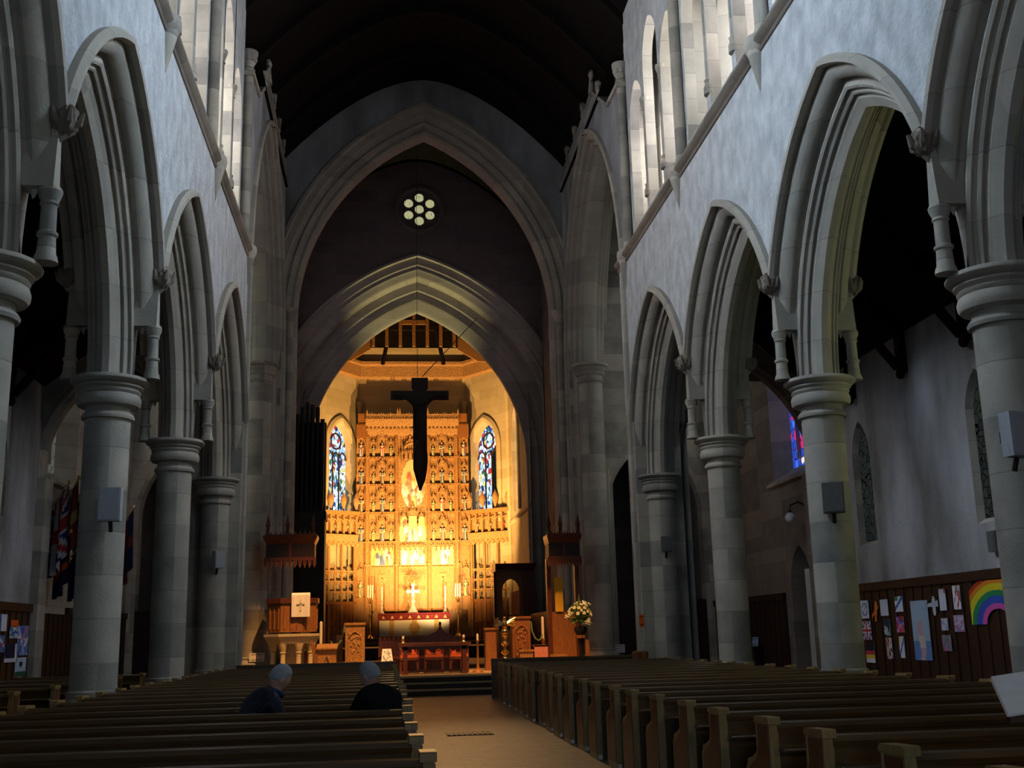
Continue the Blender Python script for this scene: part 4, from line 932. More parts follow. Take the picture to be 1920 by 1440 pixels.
# timber truss under the sanctuary roof
t = thing('roof_truss', 'honey timber truss with hanging posts under the lit sanctuary roof', 'beam', (0, 55, 15.7))
for i in range(-3, 4):
    x = i * .68 - .02; MB().box(x - .08, 54.95, 15.85, x + .08, 55.1, 20.2 - abs(x) * .9).build('hanging_post', OAK, t)
MB().box(-.60, 54.94, 17.0, .56, 55.06, 17.22).build('tie', OAK, t)
for s in (1, -1):
    MB().prism([(s * 2.2, 55, 15.7), (s * 2.2, 55, 18.4), (s * 4.9, 55, 16.3), (s * 4.9, 55, 15.0), (s * 3.2, 55, 15.1)], (0, .15, 0)).build('spandrel_brace', OAK, t)
    MB().tube([(s * .7, 57.4, 20), (s * 1.6, 57.4, 15.5)], .12, 6).build('rear_strut', ROOFB, t)
MB().box(-4.9, 57.3, 17.35, 4.9, 57.5, 17.6).build('rear_beam', ROOFB, t)
# ================================================================ hanging rood
t = thing('hanging_crucifix', 'dark wooden crucifix hanging on wires before the chancel arch', 'crucifix', (-.2, 40.0, 6.5))
x, y = -.2, 40.0
MB().box(x - .25, y - .06, 7.4, x + .25, y + .06, 10.72).prism([(x - .25, y - .06, 7.4), (x + .25, y - .06, 7.4), (x + .04, y - .06, 6.62), (x - .04, y - .06, 6.62)], (0, .12, 0)).box(x - .30, y - .07, 10.3, x + .30, y + .07, 10.74).build('upright', DARKW, t)
MB().box(x - 1.05, y - .05, 9.9, x + 1.05, y + .05, 10.26).build('crossbeam', DARKW, t)
N_ = [((x, y - .14, 8.2), (.30, .13)), ((x - .02, y - .15, 8.75), (.27, .13)), ((x, y - .15, 9.2), (.33, .14)), ((x, y - .15, 9.55), (.2, .1)), ((x + .03, y - .2, 9.68), (.08, .1)), ((x + .02, y - .2, 7.6), (.29, .13)), ((x + .02, y - .14, 6.98), (.19, .1)), ((x, y - .18, 6.72), (.07, .06)),
      ((x - .42, y - .11, 9.92), .06), ((x - .95, y - .1, 10.08), .05), ((x + .42, y - .11, 9.92), .06), ((x + .95, y - .1, 10.08), .05)]
skin_mesh('f', N_, [(0, 1), (1, 2), (2, 3), (3, 4), (0, 5), (5, 6), (6, 7), (3, 8), (8, 9), (3, 10), (10, 11)], DARKW, t).build('figure', DARKW, t, ang=2)
tag(MB().tube([(-.1, 40, 10.8), (2.67, 48.5, 15.5)], .018, 5).build('wire', IRON, origin=(-.1, 40, 10.8)), 'thin slanting dark wire from the crucifix top to the chancel arch', 'wire')
tag(MB().tube([(-.28, 40, 10.7), (-.28, 40, 22.9)], .010, 5).build('wire', IRON, origin=(-.28, 40, 10.7)), 'hair-thin vertical wire holding the crucifix', 'wire')
# ================================================================ organ pipes left of the choir
t = thing('organ', 'dark bank of organ pipes over a wooden case, left of the choir', 'organ', (-4.6, 46, .6))
MB().box(-5.45, 45.4, .6, -3.85, 46.6, 6.4).box(-5.5, 45.3, 6.2, -3.8, 46.65, 6.5).box(-5.42, 45.75, 6.4, -3.86, 46.4, 10.2).build('case', DARKW, t)
for i in range(7):
    xx = -5.2 + i * .2; h = [10.2, 10.5, 10.8, 11.0, 10.9, 10.8, 10.3][i]
    MB().lathe([(.03, 6.5), (.09, 6.9), (.09, h), (.0, h + .01)], xx, 45.6, 10).build('pipe', PIPE, t)
# ================================================================ pulpit, canopies and stalls at the crossing
def octa(q, cx, cy, r, z0, z1, r1=None, n=8, a=pi / 8):
    r1 = r1 or r
    q.lathe([(r, z0), (r1, z1)], cx, cy, n, a, a + 2 * pi); return q
PX, PY = -4.32, 36.4
t = thing('pulpit', 'panelled oak pulpit on pale stone shafts below a dark canopy', 'pulpit', (PX, PY, .45))
q = octa(MB(), PX, PY, .80, 1.75, 2.66); q.build('drum', OAK_M, t, ang=.3)
for i in range(8):
    a = i * pi / 4 - pi / 2; c_, s_ = math.cos(a), math.sin(a); m = .80 * math.cos(pi / 8)
    q = MB()
    for du in (-.2, 0, .2):
        px, py = PX + c_ * m - s_ * du, PY + s_ * m + c_ * du
        q.tube([(px, py, 1.84), (px, py, 2.55)], .025, 6)
    q.build('drum_panel', OAK_M, t)
octa(MB(), PX, PY, .86, 2.62, 2.78).build('book_rail', MAHOG, t, ang=.3)
q = MB(); octa(q, PX, PY, .92, 1.62, 1.70); octa(q, PX, PY, .78, 1.40, 1.62, .90); q.build('stone_cornice', STONE_Y, t, ang=.3)
for i in range(8):
    a = i * pi / 4 - pi / 2 + pi / 8; cx, cy = PX + .62 * math.cos(a), PY + .62 * math.sin(a)
    MB().lathe([(.12, .6), (.09, .68), (.075, .72), (.075, 1.1), (.1, 1.13), (.085, 1.17), (.16, 1.38), (.16, 1.42)], cx, cy, 12).build('stone_shaft', STONE_Y, t)
MB().lathe([(.34, .6), (.3, 1.0), (.36, 1.42)], PX, PY, 12).build('stone_core', STONE_Y, t)
octa(MB(), PX, PY, .95, .45, .60).build('plinth', STONE_Y, t, ang=.3)
q = MB(); q.grid([[(PX + .02 + .56 * u, PY - .78 - .12 * v0 - .01 * math.sin(5 * u * pi), z) for u in [i / 10 for i in range(11)]] for v0, z in ((-.6, 2.86), (.2, 2.93), (.7, 2.86), (.75, 2.3), (.72, 2.2))])
q.grid([[(PX + .02 + .56 * u, PY - .76 - .12 * v0 - .01 * math.sin(5 * u * pi), z) for u in [i / 10 for i in range(11)]] for v0, z in ((-.6, 2.84), (.2, 2.86), (.7, 2.78), (.75, 2.3), (.72, 2.2))])
fo = tag(q.build('pulpit_fall', WHITE_CL, origin=(PX + .3, PY - .8, 2.2)), 'white cloth fall hanging over the front of the pulpit desk', 'cloth')
MB().box(PX + .28, PY - .895, 2.38, PX + .32, PY - .885, 2.72).box(PX + .18, PY - .895, 2.57, PX + .42, PY - .885, 2.61).build('embroidered_cross', CREAM, fo)
def canopy_board(cx, cy, w2, z, lab):
    t = thing('pulpit_canopy' if cx < 0 else 'stall_canopy', lab, 'canopy', (cx, cy, z))
    q = MB().box(cx - w2 * .9, cy - .55, z + .25, cx + w2 * .9, cy + .25, z + .75); q.build('body', DARKW, t)
    q = MB().prism([(cx - w2 * .88, cy - .53, z + .75), (cx + w2 * .88, cy - .53, z + .75), (cx + w2, cy - .66, z + .95), (cx + w2, cy - .66, z + 1.02), (cx - w2, cy - .66, z + 1.02), (cx - w2, cy - .66, z + .95)], (0, .95, 0)); q.build('cornice', MAHOG, t)
    q = MB().box(cx - w2 * .95, cy - .57, z + .24, cx + w2 * .95, cy - .50, z + .34).box(cx - w2 * .95, cy - .61, z + .98, cx + w2 * .95, cy - .54, z + 1.06).box(cx - w2 * .05, cy - .56, z + .3, cx + w2 * .05, cy - .55, z + 1.0)
    for i in range(11):
        x = cx - w2 * .9 + w2 * 1.8 * i / 10; q.prism([(x - .05, cy - .56, z + .3), (x + .05, cy - .56, z + .3), (x + .05, cy - .56, z + .12), (x, cy - .56, z), (x - .05, cy - .56, z + .12)], (0, .05, 0))
        q.prism([(x - .04, cy - .60, z + 1.02), (x + .04, cy - .60, z + 1.02), (x, cy - .60, z + 1.16)], (0, .05, 0))
    q.build('cresting', MAHOG, t)
    for x in (cx - w2 * .85, cx - .1, cx + w2 * .85): MB().lathe([(.05, z + 1.0), (.05, z + 1.3), (.08, z + 1.34), (.0, z + 1.72)], x, cy - .5, 6).build('pinnacle', MAHOG, t)
    return t
canopy_board(-4.42, 36.7, .84, 3.72, 'dark carved wooden sounding canopy hung above the pulpit')
cs = canopy_board(4.27, 36.4, .56, 3.60, 'dark carved wooden canopy on posts, before the right crossing pier')
for x in (3.82, 4.74): MB().box(x - .07, 36.4, .45, x + .07, 36.65, 3.9).build('post', MAHOG, cs)
MB().box(3.85, 36.55, .45, 4.7, 36.62, 2.2).build('back_panel', OAK_M, cs)
MB().color((.85, .52, .04)).box(4.02, 36.5, 2.2, 4.28, 36.62, 3.30).build('gilded_panel', PAINT, cs)
# bishop's canopied seat in the choir
t = thing('canopied_seat', 'dark wooden seat with flat canopy and arched side, right of the choir', 'seat', (3.9, 46.5, .6))
MB().box(3.0, 45.9, 4.05, 4.6, 47.4, 4.35).prism([(3.0, 45.8, 4.35), (4.7, 45.8, 4.35), (4.6, 45.9, 4.1), (3.1, 45.9, 4.1)], (0, 1.6, 0)).build('canopy', MAHOG, t)
MB().box(4.1, 45.9, .6, 4.55, 46.1, 4.1).build('front_post', MAHOG, t); MB().box(3.05, 47.2, .6, 3.2, 47.4, 4.1).box(4.4, 47.2, .6, 4.55, 47.4, 4.1).build('rear_post', MAHOG, t)
q = MB(); pierced(q, MY, 3.05, 4.2, 2.2, 4.06, [op(3.62, .34, 2.3, 3.3, .1)], 46.0); q.build('arched_side', OAK_M, t)
MB().box(3.1, 46.0, .6, 4.5, 46.9, 2.2).build('seat', OAK_M, t)
# choir stalls running down both sides of the choir
for s in (1, -1):
    t = thing('choir_stall', 'long dark panelled choir stall on the %s of the choir' % names[s], 'choir stall', (s * 3.6, 43, .6))
    x0, x1 = sorted((s * 3.1, s * 3.25)); MB().box(x0, 39.5, .6, x1, 45.6, 1.65).build('desk_front', MAHOG, t)
    x0, x1 = sorted((s * 4.3, s * 4.45)); q = MB().box(x0, 39.5, .6, x1, 45.0, 2.3); q.build('stall_back', MAHOG, t)
    x0, x1 = sorted((s * 3.7, s * 4.3)); MB().box(x0, 39.5, .6, x1, 45.0, 1.15).build('bench', MAHOG, t)
# sanctuary panelling low on the walls
for s in (1, -1):
    q = MB(); x0, x1 = sorted((s * 4.92, s * 4.98)); q.box(x0, 50.0, 1.1, x1, 57.4, 3.6)
    for i in range(19): a, b = sorted((s * 4.89, s * 4.93)); q.box(a, 50.0 + .4 * i, 1.1, b, 50.07 + .4 * i, 3.6)
    struct(q, 'baseboard_sanctuary_' + names[s], OAK_M)
# tall desk ends either side of the dais
def desk(x0, x1, y, z1, lab, mat, carved=True):
    t = thing('desk_end', lab, 'desk', ((x0 + x1) / 2, y, .45)); xc = (x0 + x1) / 2
    MB().box(x0, y, .45, x1, y + .12, z1).build('panel', mat, t)
    q = MB().box(x0 - .03, y - .04, z1 - .07, x1 + .03, y + .6, z1); q.box(x0 - .02, y - .03, .45, x1 + .02, y + .15, .60); q.build('moulding', mat, t)
    MB().box(x0, y + .12, .45, x0 + .06, y + .6, z1 - .07).box(x1 - .06, y + .12, .45, x1, y + .6, z1 - .07).build('side', mat, t)
    if carved:
        q = MB()
        a = [(xc + u, y - .02, z) for u, z in [((x0 - xc) * .7, .75)] + [(u, z) for u, z in arc(.1, (x1 - x0) * .35 + .1, z1 - .55, None, 6)] + [((x1 - xc) * .7, .75)]]
        q.tube(a, .02, 5); rr = random.Random(int(x0 * 50))
        for i in range(26): q.ell((xc + rr.uniform(-.3, .3) * (x1 - x0), y - .005, rr.uniform(.8, z1 - .3)), .04, .02, .05, 6, 4)
        q.build('carving', OAK_C if mat is OAK else mat, t)
    return t
desk(-2.64, -2.06, 35.0, 1.98, 'tall carved orange oak desk end left of the dais', OAK)
desk(2.46, 3.02, 35.2, 2.06, 'tall carved oak reading desk right of the brass eagle', OAK_M)
desk(1.66, 2.0, 35.6, 1.74, 'narrow plain oak desk end left of the brass eagle', OAK_M, False)
q = MB().box(2.60, 34.5, .45, 3.0, 34.9, 1.05).box(2.57, 34.47, 1.0, 3.03, 34.93, 1.06)
tag(q.build('low_desk', OAK, origin=(2.8, 34.7, .45)), 'low pale oak box before the right reading desk', 'box')
t = thing('draped_stand', 'small stand covered by a pink cloth, right of the dais', 'stand', (3.3, 34.6, .45))
MB().box(3.08, 34.55, .45, 3.52, 34.9, 1.13).build('stand', MAHOG, t); q = MB().box(3.04, 34.50, .55, 3.45, 34.545, 1.18).box(3.04, 34.50, 1.135, 3.45, 34.92, 1.18); q.build('cloth', PINK, t)
q = MB().box(3.5, 34.9, .45, 4.05, 35.5, .85).box(3.46, 34.86, .82, 4.1, 35.54, .88)
tag(q.build('oak_step_box', OAK, origin=(3.8, 35.2, .45)), 'low orange oak box between pink stand and flower pedestal', 'box')
# large candles in wooden stands
for x, y, lab in ((-3.36, 34.9, 'thick tall candle on a wooden stand beside the pulpit'), (3.42, 35.3, 'tall thin candle on a wooden stand behind the pink cloth')):
    t = thing('floor_candle', lab, 'candle', (x, y, .45))
    MB().lathe([(.2, .45), (.18, .5), (.05, .56), (.035, .65), (.035, 1.2), (.07, 1.28), (.08, 1.36), (.05, 1.38)], x, y, 12).build('stand', OAK_M, t)
    MB().lathe([(.045, 1.37), (.045, 2.0), (.02, 2.03), (0, 2.05)], x, y, 12).build('candle', WAX, t)
# rope barriers
for pts, lab in (([(-2.66, 35.0, 1.93), (-2.68, 35.0, 1.7), (-2.74, 35.0, 1.48), (-2.86, 35.0, 1.33), (-3.0, 35.0, 1.33), (-3.08, 35.0, 1.45)], 'green rope hung from the left carved desk end'), ([(3.04, 35.2, 1.9), (3.07, 35.2, 1.6), (3.16, 35.2, 1.38), (3.27, 35.2, 1.31), (3.36, 35.25, 1.38), (3.40, 35.28, 1.5)], 'green rope hung from the right reading desk')):
    tag(MB().tube(pts, .028, 8).build('rope', GREEN, origin=pts[0]), lab, 'rope')
# kneeling desk by the pulpit
t = thing('kneeling_desk', 'orange oak kneeling desk with sloped book board beside the pulpit', 'desk', (-3.15, 34.4, .45))
MB().box(-3.42, 34.3, .45, -2.88, 34.75, 1.22).build('body', OAK, t); MB().prism([(-3.46, 34.22, 1.22), (-3.46, 34.8, 1.34), (-3.46, 34.8, 1.38), (-3.46, 34.22, 1.26)], (.62, 0, 0)).build('book_board', OAK, t)
MB().prism([(-3.52, 34.28, .45), (-3.44, 34.28, .45), (-3.40, 34.28, 1.1), (-3.58, 34.28, 1.5), (-3.66, 34.28, 1.45), (-3.52, 34.28, .95)], (0, .1, 0)).build('scroll_arm', OAK_M, t)
q = MB(); q.tube([(-3.35, 34.28, .6), (-3.15, 34.27, 1.05), (-2.95, 34.28, .6)], .03, 6); q.build('carved_arch', OAK_C, t)
# nave altar table with scalloped frieze
TY = 33.9
t = thing('altar_table', 'long dark red wooden table with pierced frieze, centre of the dais', 'table', (0, TY, .45))
MB().box(-1.06, TY - .35, 1.24, 1.06, TY + .35, 1.34).build('tabletop', MAHOG, t)
q = MB().box(-.98, TY - .3, 1.16, .98, TY - .26, 1.24)
for i in range(9):
    x = -.86 + .215 * i; q.tube([(x + u, TY - .28, z) for u, z in arc(.02, .107, 1.08, None, 5)], .02, 5)
q.build('frieze', MAHOG, t)
for x in (-.86, .86):
    for y in (TY - .24, TY + .24): MB().box(x - .06, y - .06, .45, x + .06, y + .06, 1.24).box(x - .09, y - .09, .45, x + .09, y + .09, .55).build('leg', MAHOG, t)
MB().box(-.86, TY - .03, .5, .86, TY + .03, .57).build('stretcher', MAHOG, t)
for x, lab in ((-.92, 'small brass candle holder on the left end of the dais table'), (.86, 'small brass candle holder on the right end of the dais table')):
    t = thing('candle_holder', lab, 'candle holder', (x, TY, 1.34), 'candle holders on the dais table')
    MB().lathe([(.07, 1.34), (.06, 1.37), (.025, 1.40), (.05, 1.44), (.045, 1.47)], x, TY, 12).build('holder', BRASS, t); MB().lathe([(.035, 1.46), (.035, 1.54), (0, 1.55)], x, TY, 10).build('candle', WAX, t)
# three armchairs with red seats behind the table
def armchair():
    t = thing('armchair', 'armchair', 'chair')
    MB().box(-.27, -.24, .46, .27, .22, .54).build('seat', REDC, t); MB().box(-.29, -.25, .38, .29, .24, .46).build('seat_frame', MAHOG, t)
    q = MB(); pierced(q, MY, -.27, .27, .55, .76, [op(0, .08, .58, .66, .05)], .20); pierced(q, MY, -.27, .27, .55, .76, [op(0, .08, .58, .66, .05)], .25); q.prism([(-.3, .18, .74), (.3, .18, .74), (.22, .18, .79), (.08, .18, .79), (0, .18, .86), (-.08, .18, .79), (-.22, .18, .79)], (0, .08, 0)); q.build('backrest', REDC, t)
    for x in (-.26, .26):
        MB().box(x - .03, -.23, 0, x + .03, -.17, .68).build('leg', MAHOG, t); MB().box(x - .03, .18, 0, x + .03, .24, .82).build('leg', MAHOG, t)
        MB().tube([(x, -.22, .68), (x, .0, .72), (x, .2, .70)], .03, 6).build('armrest', MAHOG, t)
    MB().tube([(u, -.2, z) for u, z in arc(.3, .55, .12, None, 6)], .03, 6).build('front_arch', MAHOG, t)
    return t
ac = armchair(); labs = ['red-seated wooden armchair left of the three behind the dais table', 'red-seated wooden armchair, middle one of the three behind the dais table', 'red-seated wooden armchair right of the three behind the dais table']
for i, x in enumerate((-.72, .02, .78)):
    o = ac if i == 0 else dup(ac); o.location = (x, 35.0, .45); o['label'] = labs[i]; o['group'] = 'armchairs behind the dais table'
# carved bench with gabled crest behind the chairs
t = thing('carved_bench', 'dark wooden bench with spiky crest and central gable before the altar', 'bench', (-.3, 37.2, .45))
MB().box(-1.65, 37.3, .45, 1.05, 37.4, 1.44).build('back', MAHOG, t); MB().box(-1.65, 36.8, .85, 1.05, 37.3, .92).build('seat', MAHOG, t)
q = MB()
for i in range(19):
    x = -1.6 + .145 * i; q.prism([(x - .06, 37.3, 1.42), (x + .06, 37.3, 1.42), (x + .05, 37.3, 1.49), (x, 37.3, 1.56), (x - .05, 37.3, 1.49)], (0, .08, 0))
q.build('crest', MAHOG, t)
q = MB().prism([(-.22, 37.28, 1.3), (.78, 37.28, 1.3), (.72, 37.28, 1.52), (.42, 37.28, 1.70), (.33, 37.28, 1.90), (.24, 37.28, 1.70), (-.16, 37.28, 1.52)], (0, .12, 0)); q.ell((.33, 37.33, 1.91), .045, .045, .08, 8, 6); q.build('gable', MAHOG, t)
for x in (-1.6, 1.0): MB().box(x - .06, 36.8, .45, x + .06, 37.3, 1.2).build('end', MAHOG, t)
# patterned white board on a dark stool, left of the chairs
t = thing('dark_stool', 'low dark stool left of the armchairs', 'stool', (-1.45, 35.3, .45))
MB().box(-1.95, 35.1, .62, -1.12, 35.6, .70).build('seat', DARKW, t)
for x in (-1.9, -1.17):
    for y in (35.14, 35.56): MB().box(x - .03, y - .03, .45, x + .03, y + .03, .62).build('leg', DARKW, t)
q = MB().color((.82, .82, .84)); q.prism([(-1.57, 35.28, .70), (-1.19, 35.28, .70), (-1.26, 35.40, 1.18), (-1.53, 35.40, 1.18)], (0, .03, 0)); rr = random.Random(9)
for i in range(16):
    q.color((.25, .27, .4)); u, v = rr.random(), rr.random(); x = -1.52 + .28 * u; z = .76 + .36 * v; yy = 35.272 + .25 * (z - .70)
    q.quad((x, yy, z), (x + .04, yy, z), (x + .05, yy + .01, z + .04), (x + .01, yy + .01, z + .04))
tag(q.build('patterned_board', PAINT, origin=(-1.38, 35.3, .70)), 'small white board with blue pattern leaning on the dark stool', 'board')
# processional candle stand right of the table
t = thing('candle_stand', 'slim reddish wooden floor stand with a candle, right of the dais table', 'candle stand', (1.27, 33.9, .45))
MB().lathe([(.17, .45), (.15, .5), (.06, .56), (.035, .66), (.028, 1.3), (.05, 1.34), (.05, 1.38)], 1.27, 33.9, 12).build('stand', OAK_M, t); MB().lathe([(.032, 1.38), (.032, 1.54), (0, 1.57)], 1.27, 33.9, 10).build('candle', WAX, t)
# brass eagle lectern
t = thing('eagle_lectern', 'tall brass eagle lectern right of the dais table', 'lectern', (2.14, 34.4, .45)); x, y = 2.14, 34.4
MB().lathe([(.30, .45), (.30, .5), (.24, .54), (.26, .6), (.16, .66), (.10, .72)], x, y, 20).build('base', BRASS, t)
MB().lathe([(.08, .7), (.12, .78), (.06, .86), (.05, .92), (.14, 1.0), (.05, 1.08), (.045, 1.16), (.13, 1.24), (.05, 1.32), (.05, 1.42), (.09, 1.48), (.05, 1.52)], x, y, 16).build('stem', BRASS, t)
MB().ell((x, y, 1.60), .10, .10, .10, 16, 10).build('orb', BRASS, t)
q = MB().ell((x, y, 1.82), .085, .10, .16, 12, 9); q.ell((x, y - .03, 2.0), .05, .065, .06, 10, 7); q.tube([(x, y - .08, 2.0), (x, y - .14, 1.97)], [.025, .005], 6)
for s in (1, -1):
    q.tube([(x + s * .03, y - .01, 1.72), (x + s * .04, y - .02, 1.66)], .022, 6)
    for i in range(6): q.tube([(x + s * .06, y + .02, 1.84), (x + s * (.16 + .03 * i), y + .05, 1.92 - .03 * i), (x + s * (.34 - .025 * i), y + .08, 2.02 - .075 * i)], [.05, .035, .012], 5)
q.tube([(x, y + .05, 1.72), (x, y + .16, 1.62)], [.05, .03], 6); q.build('eagle', BRASS, t)
# flowers on a pedestal
t = thing('flower_arrangement', 'large white and green flower arrangement on a pedestal by the right pier', 'flowers', (4.42, 34.2, 1.45)); fx, fy = 4.42, 34.2
MB().lathe([(.10, 1.45), (.16, 1.5), (.2, 1.62), (.18, 1.70), (.12, 1.72)], fx, fy, 14).build('vase', IRON, t)
rr = random.Random(5); lf = MB(); 
for i in range(70):
    a, b_ = rr.uniform(0, 2 * pi), rr.uniform(-.25, 1.25); r = rr.uniform(.25, .46)
    d = Vector((math.cos(a) * math.cos(b_), math.sin(a) * math.cos(b_), math.sin(b_))); c = Vector((fx, fy, 1.85)); e = c + d * r + Vector((0, 0, .25 * max(0, d.z)))
    lf.tube([tuple(c + d * .1), tuple((c + e) / 2 + Vector((0, 0, .03))), tuple(e)], [.012, .03, .004], 4)
for dx, dz in ((-.02, .95), (.26, .72), (-.24, .66)): lf.tube([(fx, fy, 1.75), (fx + dx * .6, fy, 1.75 + dz * .6), (fx + dx, fy - .02, 1.72 + dz)], [.015, .05, .006], 5)
lf.build('foliage', LEAF, t)
for i in range(46):
    a, b_ = rr.uniform(0, 2 * pi), rr.uniform(-.35, 1.3); d = Vector((math.cos(a) * math.cos(b_), math.sin(a) * math.cos(b_), math.sin(b_))); c = Vector((fx, fy, 1.9)) + d * rr.uniform(.28, .44) + Vector((0, 0, .16 * max(0, d.z)))
    q = MB()
    for j in range(5):
        w_ = 2 * pi * j / 5; o1 = d.orthogonal().normalized(); o2 = d.cross(o1); pd = (d * .7 + o1 * math.cos(w_) + o2 * math.sin(w_)).normalized()
        q.tube([tuple(c), tuple(c + pd * .045), tuple(c + pd * .08 + d * .005)], [.01, .028, .004], 5)
    q.build('blossom', PETAL, t)
t = thing('pedestal', 'dark wooden pedestal under the flower arrangement', 'pedestal', (fx, fy, .45))
q = MB().lathe([(.16, 1.36), (.16, 1.45)], fx, fy, 14); q.build('top', OAK_M, t); MB().lathe([(.07, .6), (.06, 1.0), (.1, 1.36)], fx, fy, 10).build('shaft', IRON, t); MB().lathe([(.2, .45), (.18, .52), (.08, .6)], fx, fy, 12).build('base', OAK_M, t)
MB().prism([(fx + .12, fy - .1, .45), (fx + .30, fy - .1, .45), (fx + .22, fy - .1, 1.32), (fx + .12, fy - .1, 1.32)], (0, .12, 0)).build('support', OAK_M, t)
# ================================================================ speakers, notices, lamp
def speaker(x, y, z, w2, h, d, yaw, mat, lab):
    t = thing('wall_speaker', lab, 'loudspeaker', (0, 0, 0), 'loudspeakers on the columns')
    MB().box(-w2, 0, -h / 2, w2, d, h / 2).build('case', mat, t); MB().box(-w2 * .88, -.012, -h / 2 * .92, w2 * .88, 0, h / 2 * .92).build('grille', GREY_P if mat is GREY_P else DGREY_P, t)
    MB().tube([(0, d * .8, -h / 2), (0, d + .02, -h / 2 - .14)], .03, 6).build('bracket', IRON, t)
    MB().box(-.03, d, -.06, .03, d + .14, .06).build('mount', IRON, t)
    t.location = (x, y, z); t.rotation_euler = (0, 0, yaw); return t
speaker(-5.36, 16.55, 3.47, .155, .48, .16, .0, GREY_P, 'pale grey loudspeaker on the second column of the left arcade')
speaker(-5.33, 27.46, 3.42, .13, .40, .18, .6, GREY_P, 'small grey loudspeaker on the far left half column')
speaker(5.42, 16.55, 3.45, .16, .46, .22, -.35, DGREY_P, 'dark loudspeaker on the second column of the right arcade')
speaker(5.52, 27.42, 3.62, .12, .38, .24, -.1, DGREY_P, 'small dark loudspeaker on the far right half column')
speaker(5.34, 11.12, 3.47, .155, .48, .16, .25, GREY_P, 'grey loudspeaker on the nearest right column, cut by the frame')
def card(name, pts, col, lab, cat, marks=0, group=None, kind=PAINT):
    a, b_, c, d = [Vector(p) for p in pts]; n = (b_ - a).cross(d - a).normalized(); q = MB().color(col); q.prism([a, b_, c, d], tuple(-n * .012))
    rr = random.Random(len(lab) * 7)
    for i in range(marks):
        v = .82 - .64 * i / max(1, marks - 1) if marks > 1 else .5; u0 = .1; q.color(tuple(x * .25 for x in col))
        while u0 < .88:
            u1 = min(.9, u0 + rr.uniform(.05, .14)); h = .55 / max(1, marks) * .5
            P = lambda u, v: tuple(a + (b_ - a) * u + (d - a) * v + n * .002)
            q.quad(P(u0, v - h / 2), P(u1, v - h / 2), P(u1, v + h / 2), P(u0, v + h / 2)); u0 = u1 + .035
    o = q.build(name, kind, origin=tuple((a + b_) / 2)); tag(o, lab, cat, group); return o
card('notice', [(-5.70, 36.94, .88), (-5.23, 36.94, .88), (-5.22, 36.94, 1.14), (-5.69, 36.94, 1.14)], (.82, .80, .76), 'white notice with two lines of writing at the left pier foot', 'notice', 2)
card('notice', [(5.97, 36.7, .86), (6.28, 36.7, .86), (6.28, 36.7, 1.12), (5.97, 36.7, 1.12)], (.72, .77, .84), 'pale blue-white notice right of the right pier foot', 'notice', 3)
card('notice', [(4.86, 28.02, 1.62), (4.975, 28.02, 1.62), (4.975, 28.02, 1.92), (4.86, 28.02, 1.92)], (.9, .17, .02), 'small orange card on the far right square pier', 'notice', 2)
MB_st = thing('notice_stand', 'thin dark stand holding the blue-white notice beyond the right pier', 'stand', (6.13, 36.75, 0)); MB().tube([(6.13, 36.74, .0), (6.13, 36.74, 1.0)], .02, 6).build('post', IRON, MB_st); MB().box(5.95, 36.6, .0, 6.35, 36.9, .03).build('base', IRON, MB_st)
for i, y in enumerate((33.9, 33.6)):
    card('leaflet', [(9.66, y + .12, 1.0), (9.66, y - .12, 1.0), (9.70, y - .10, 1.26), (9.70, y + .14, 1.26)], (.45, .62, .85), 'bluish leaflet standing on the dark ledge beyond the third right column, %s one' % ('left', 'right')[i], 'leaflet', 2, 'leaflets on the ledge')
t = thing('leaflet_shelf', 'dark wooden ledge holding leaflets by the right aisle wall', 'shelf', (9.6, 33.7, 0)); MB().box(9.45, 33.2, .95, 9.74, 34.4, 1.0).build('board', DARKW, t); MB().box(9.5, 33.3, 0, 9.74, 34.3, .95).build('base', DARKW, t)
t = thing('globe_lamp', 'white glass globe lamp on a curved bracket, right aisle wall', 'lamp', (9.8, 28.7, 4.6))
MB().tube([(9.8, 28.75, 4.62), (9.5, 28.82, 4.78), (9.3, 28.88, 4.7), (9.28, 28.9, 4.52)], .025, 8).build('bracket', IRON, t); MB().ell((9.28, 28.9, 4.37), .14, .14, .15, 18, 12).build('globe', OPAL, t); MB().lathe([(.06, 4.5), (.05, 4.56)], 9.28, 28.9, 10).build('collar', IRON, t)
t = thing('wall_box', 'small dark box on the right aisle wall by the nearest column', 'box', (9.79, 19.68, 2.97)); MB().box(9.66, 19.55, 2.78, 9.79, 19.82, 3.16).build('case', DGREY_P, t); MB().box(9.65, 19.58, 2.82, 9.66, 19.79, 3.12).build('lid', DGREY_P, t)
# white reading board close to the camera
t = thing('white_reading_board', 'white tilted board propped on the near right pews', 'board', (1.41, 4.6, .88))
bd = MB().prism([(1.18, 4.75, 1.275), (1.72, 4.72, 1.34), (1.64, 4.47, 1.20), (1.10, 4.50, 1.135)], (0, .010, -.014)); bd.build('board', WHITE, t)
MB().prism([(1.10, 4.49, 1.125), (1.64, 4.46, 1.19), (1.64, 4.46, 1.165), (1.10, 4.49, 1.10)], (0, .03, 0)).build('lip', DARKW, t)
MB().box(1.38, 4.58, .885, 1.44, 4.62, 1.215).box(1.28, 4.56, .875, 1.54, 4.64, .895).build('prop', DARKW, t)
# dark iron floor grating in the aisle
t = thing('floor_grating', 'long dark iron grating set in the aisle floor', 'grating', (-.15, 18.3, 0))
MB().box(-.48, 18.05, 0, .25, 18.55, .012).build('frame', IRON, t)
q = MB()
for i in range(9): q.box(-.46 + .08 * i, 18.07, .012, -.43 + .08 * i, 18.53, .02)
q.build('bars', IRON, t)
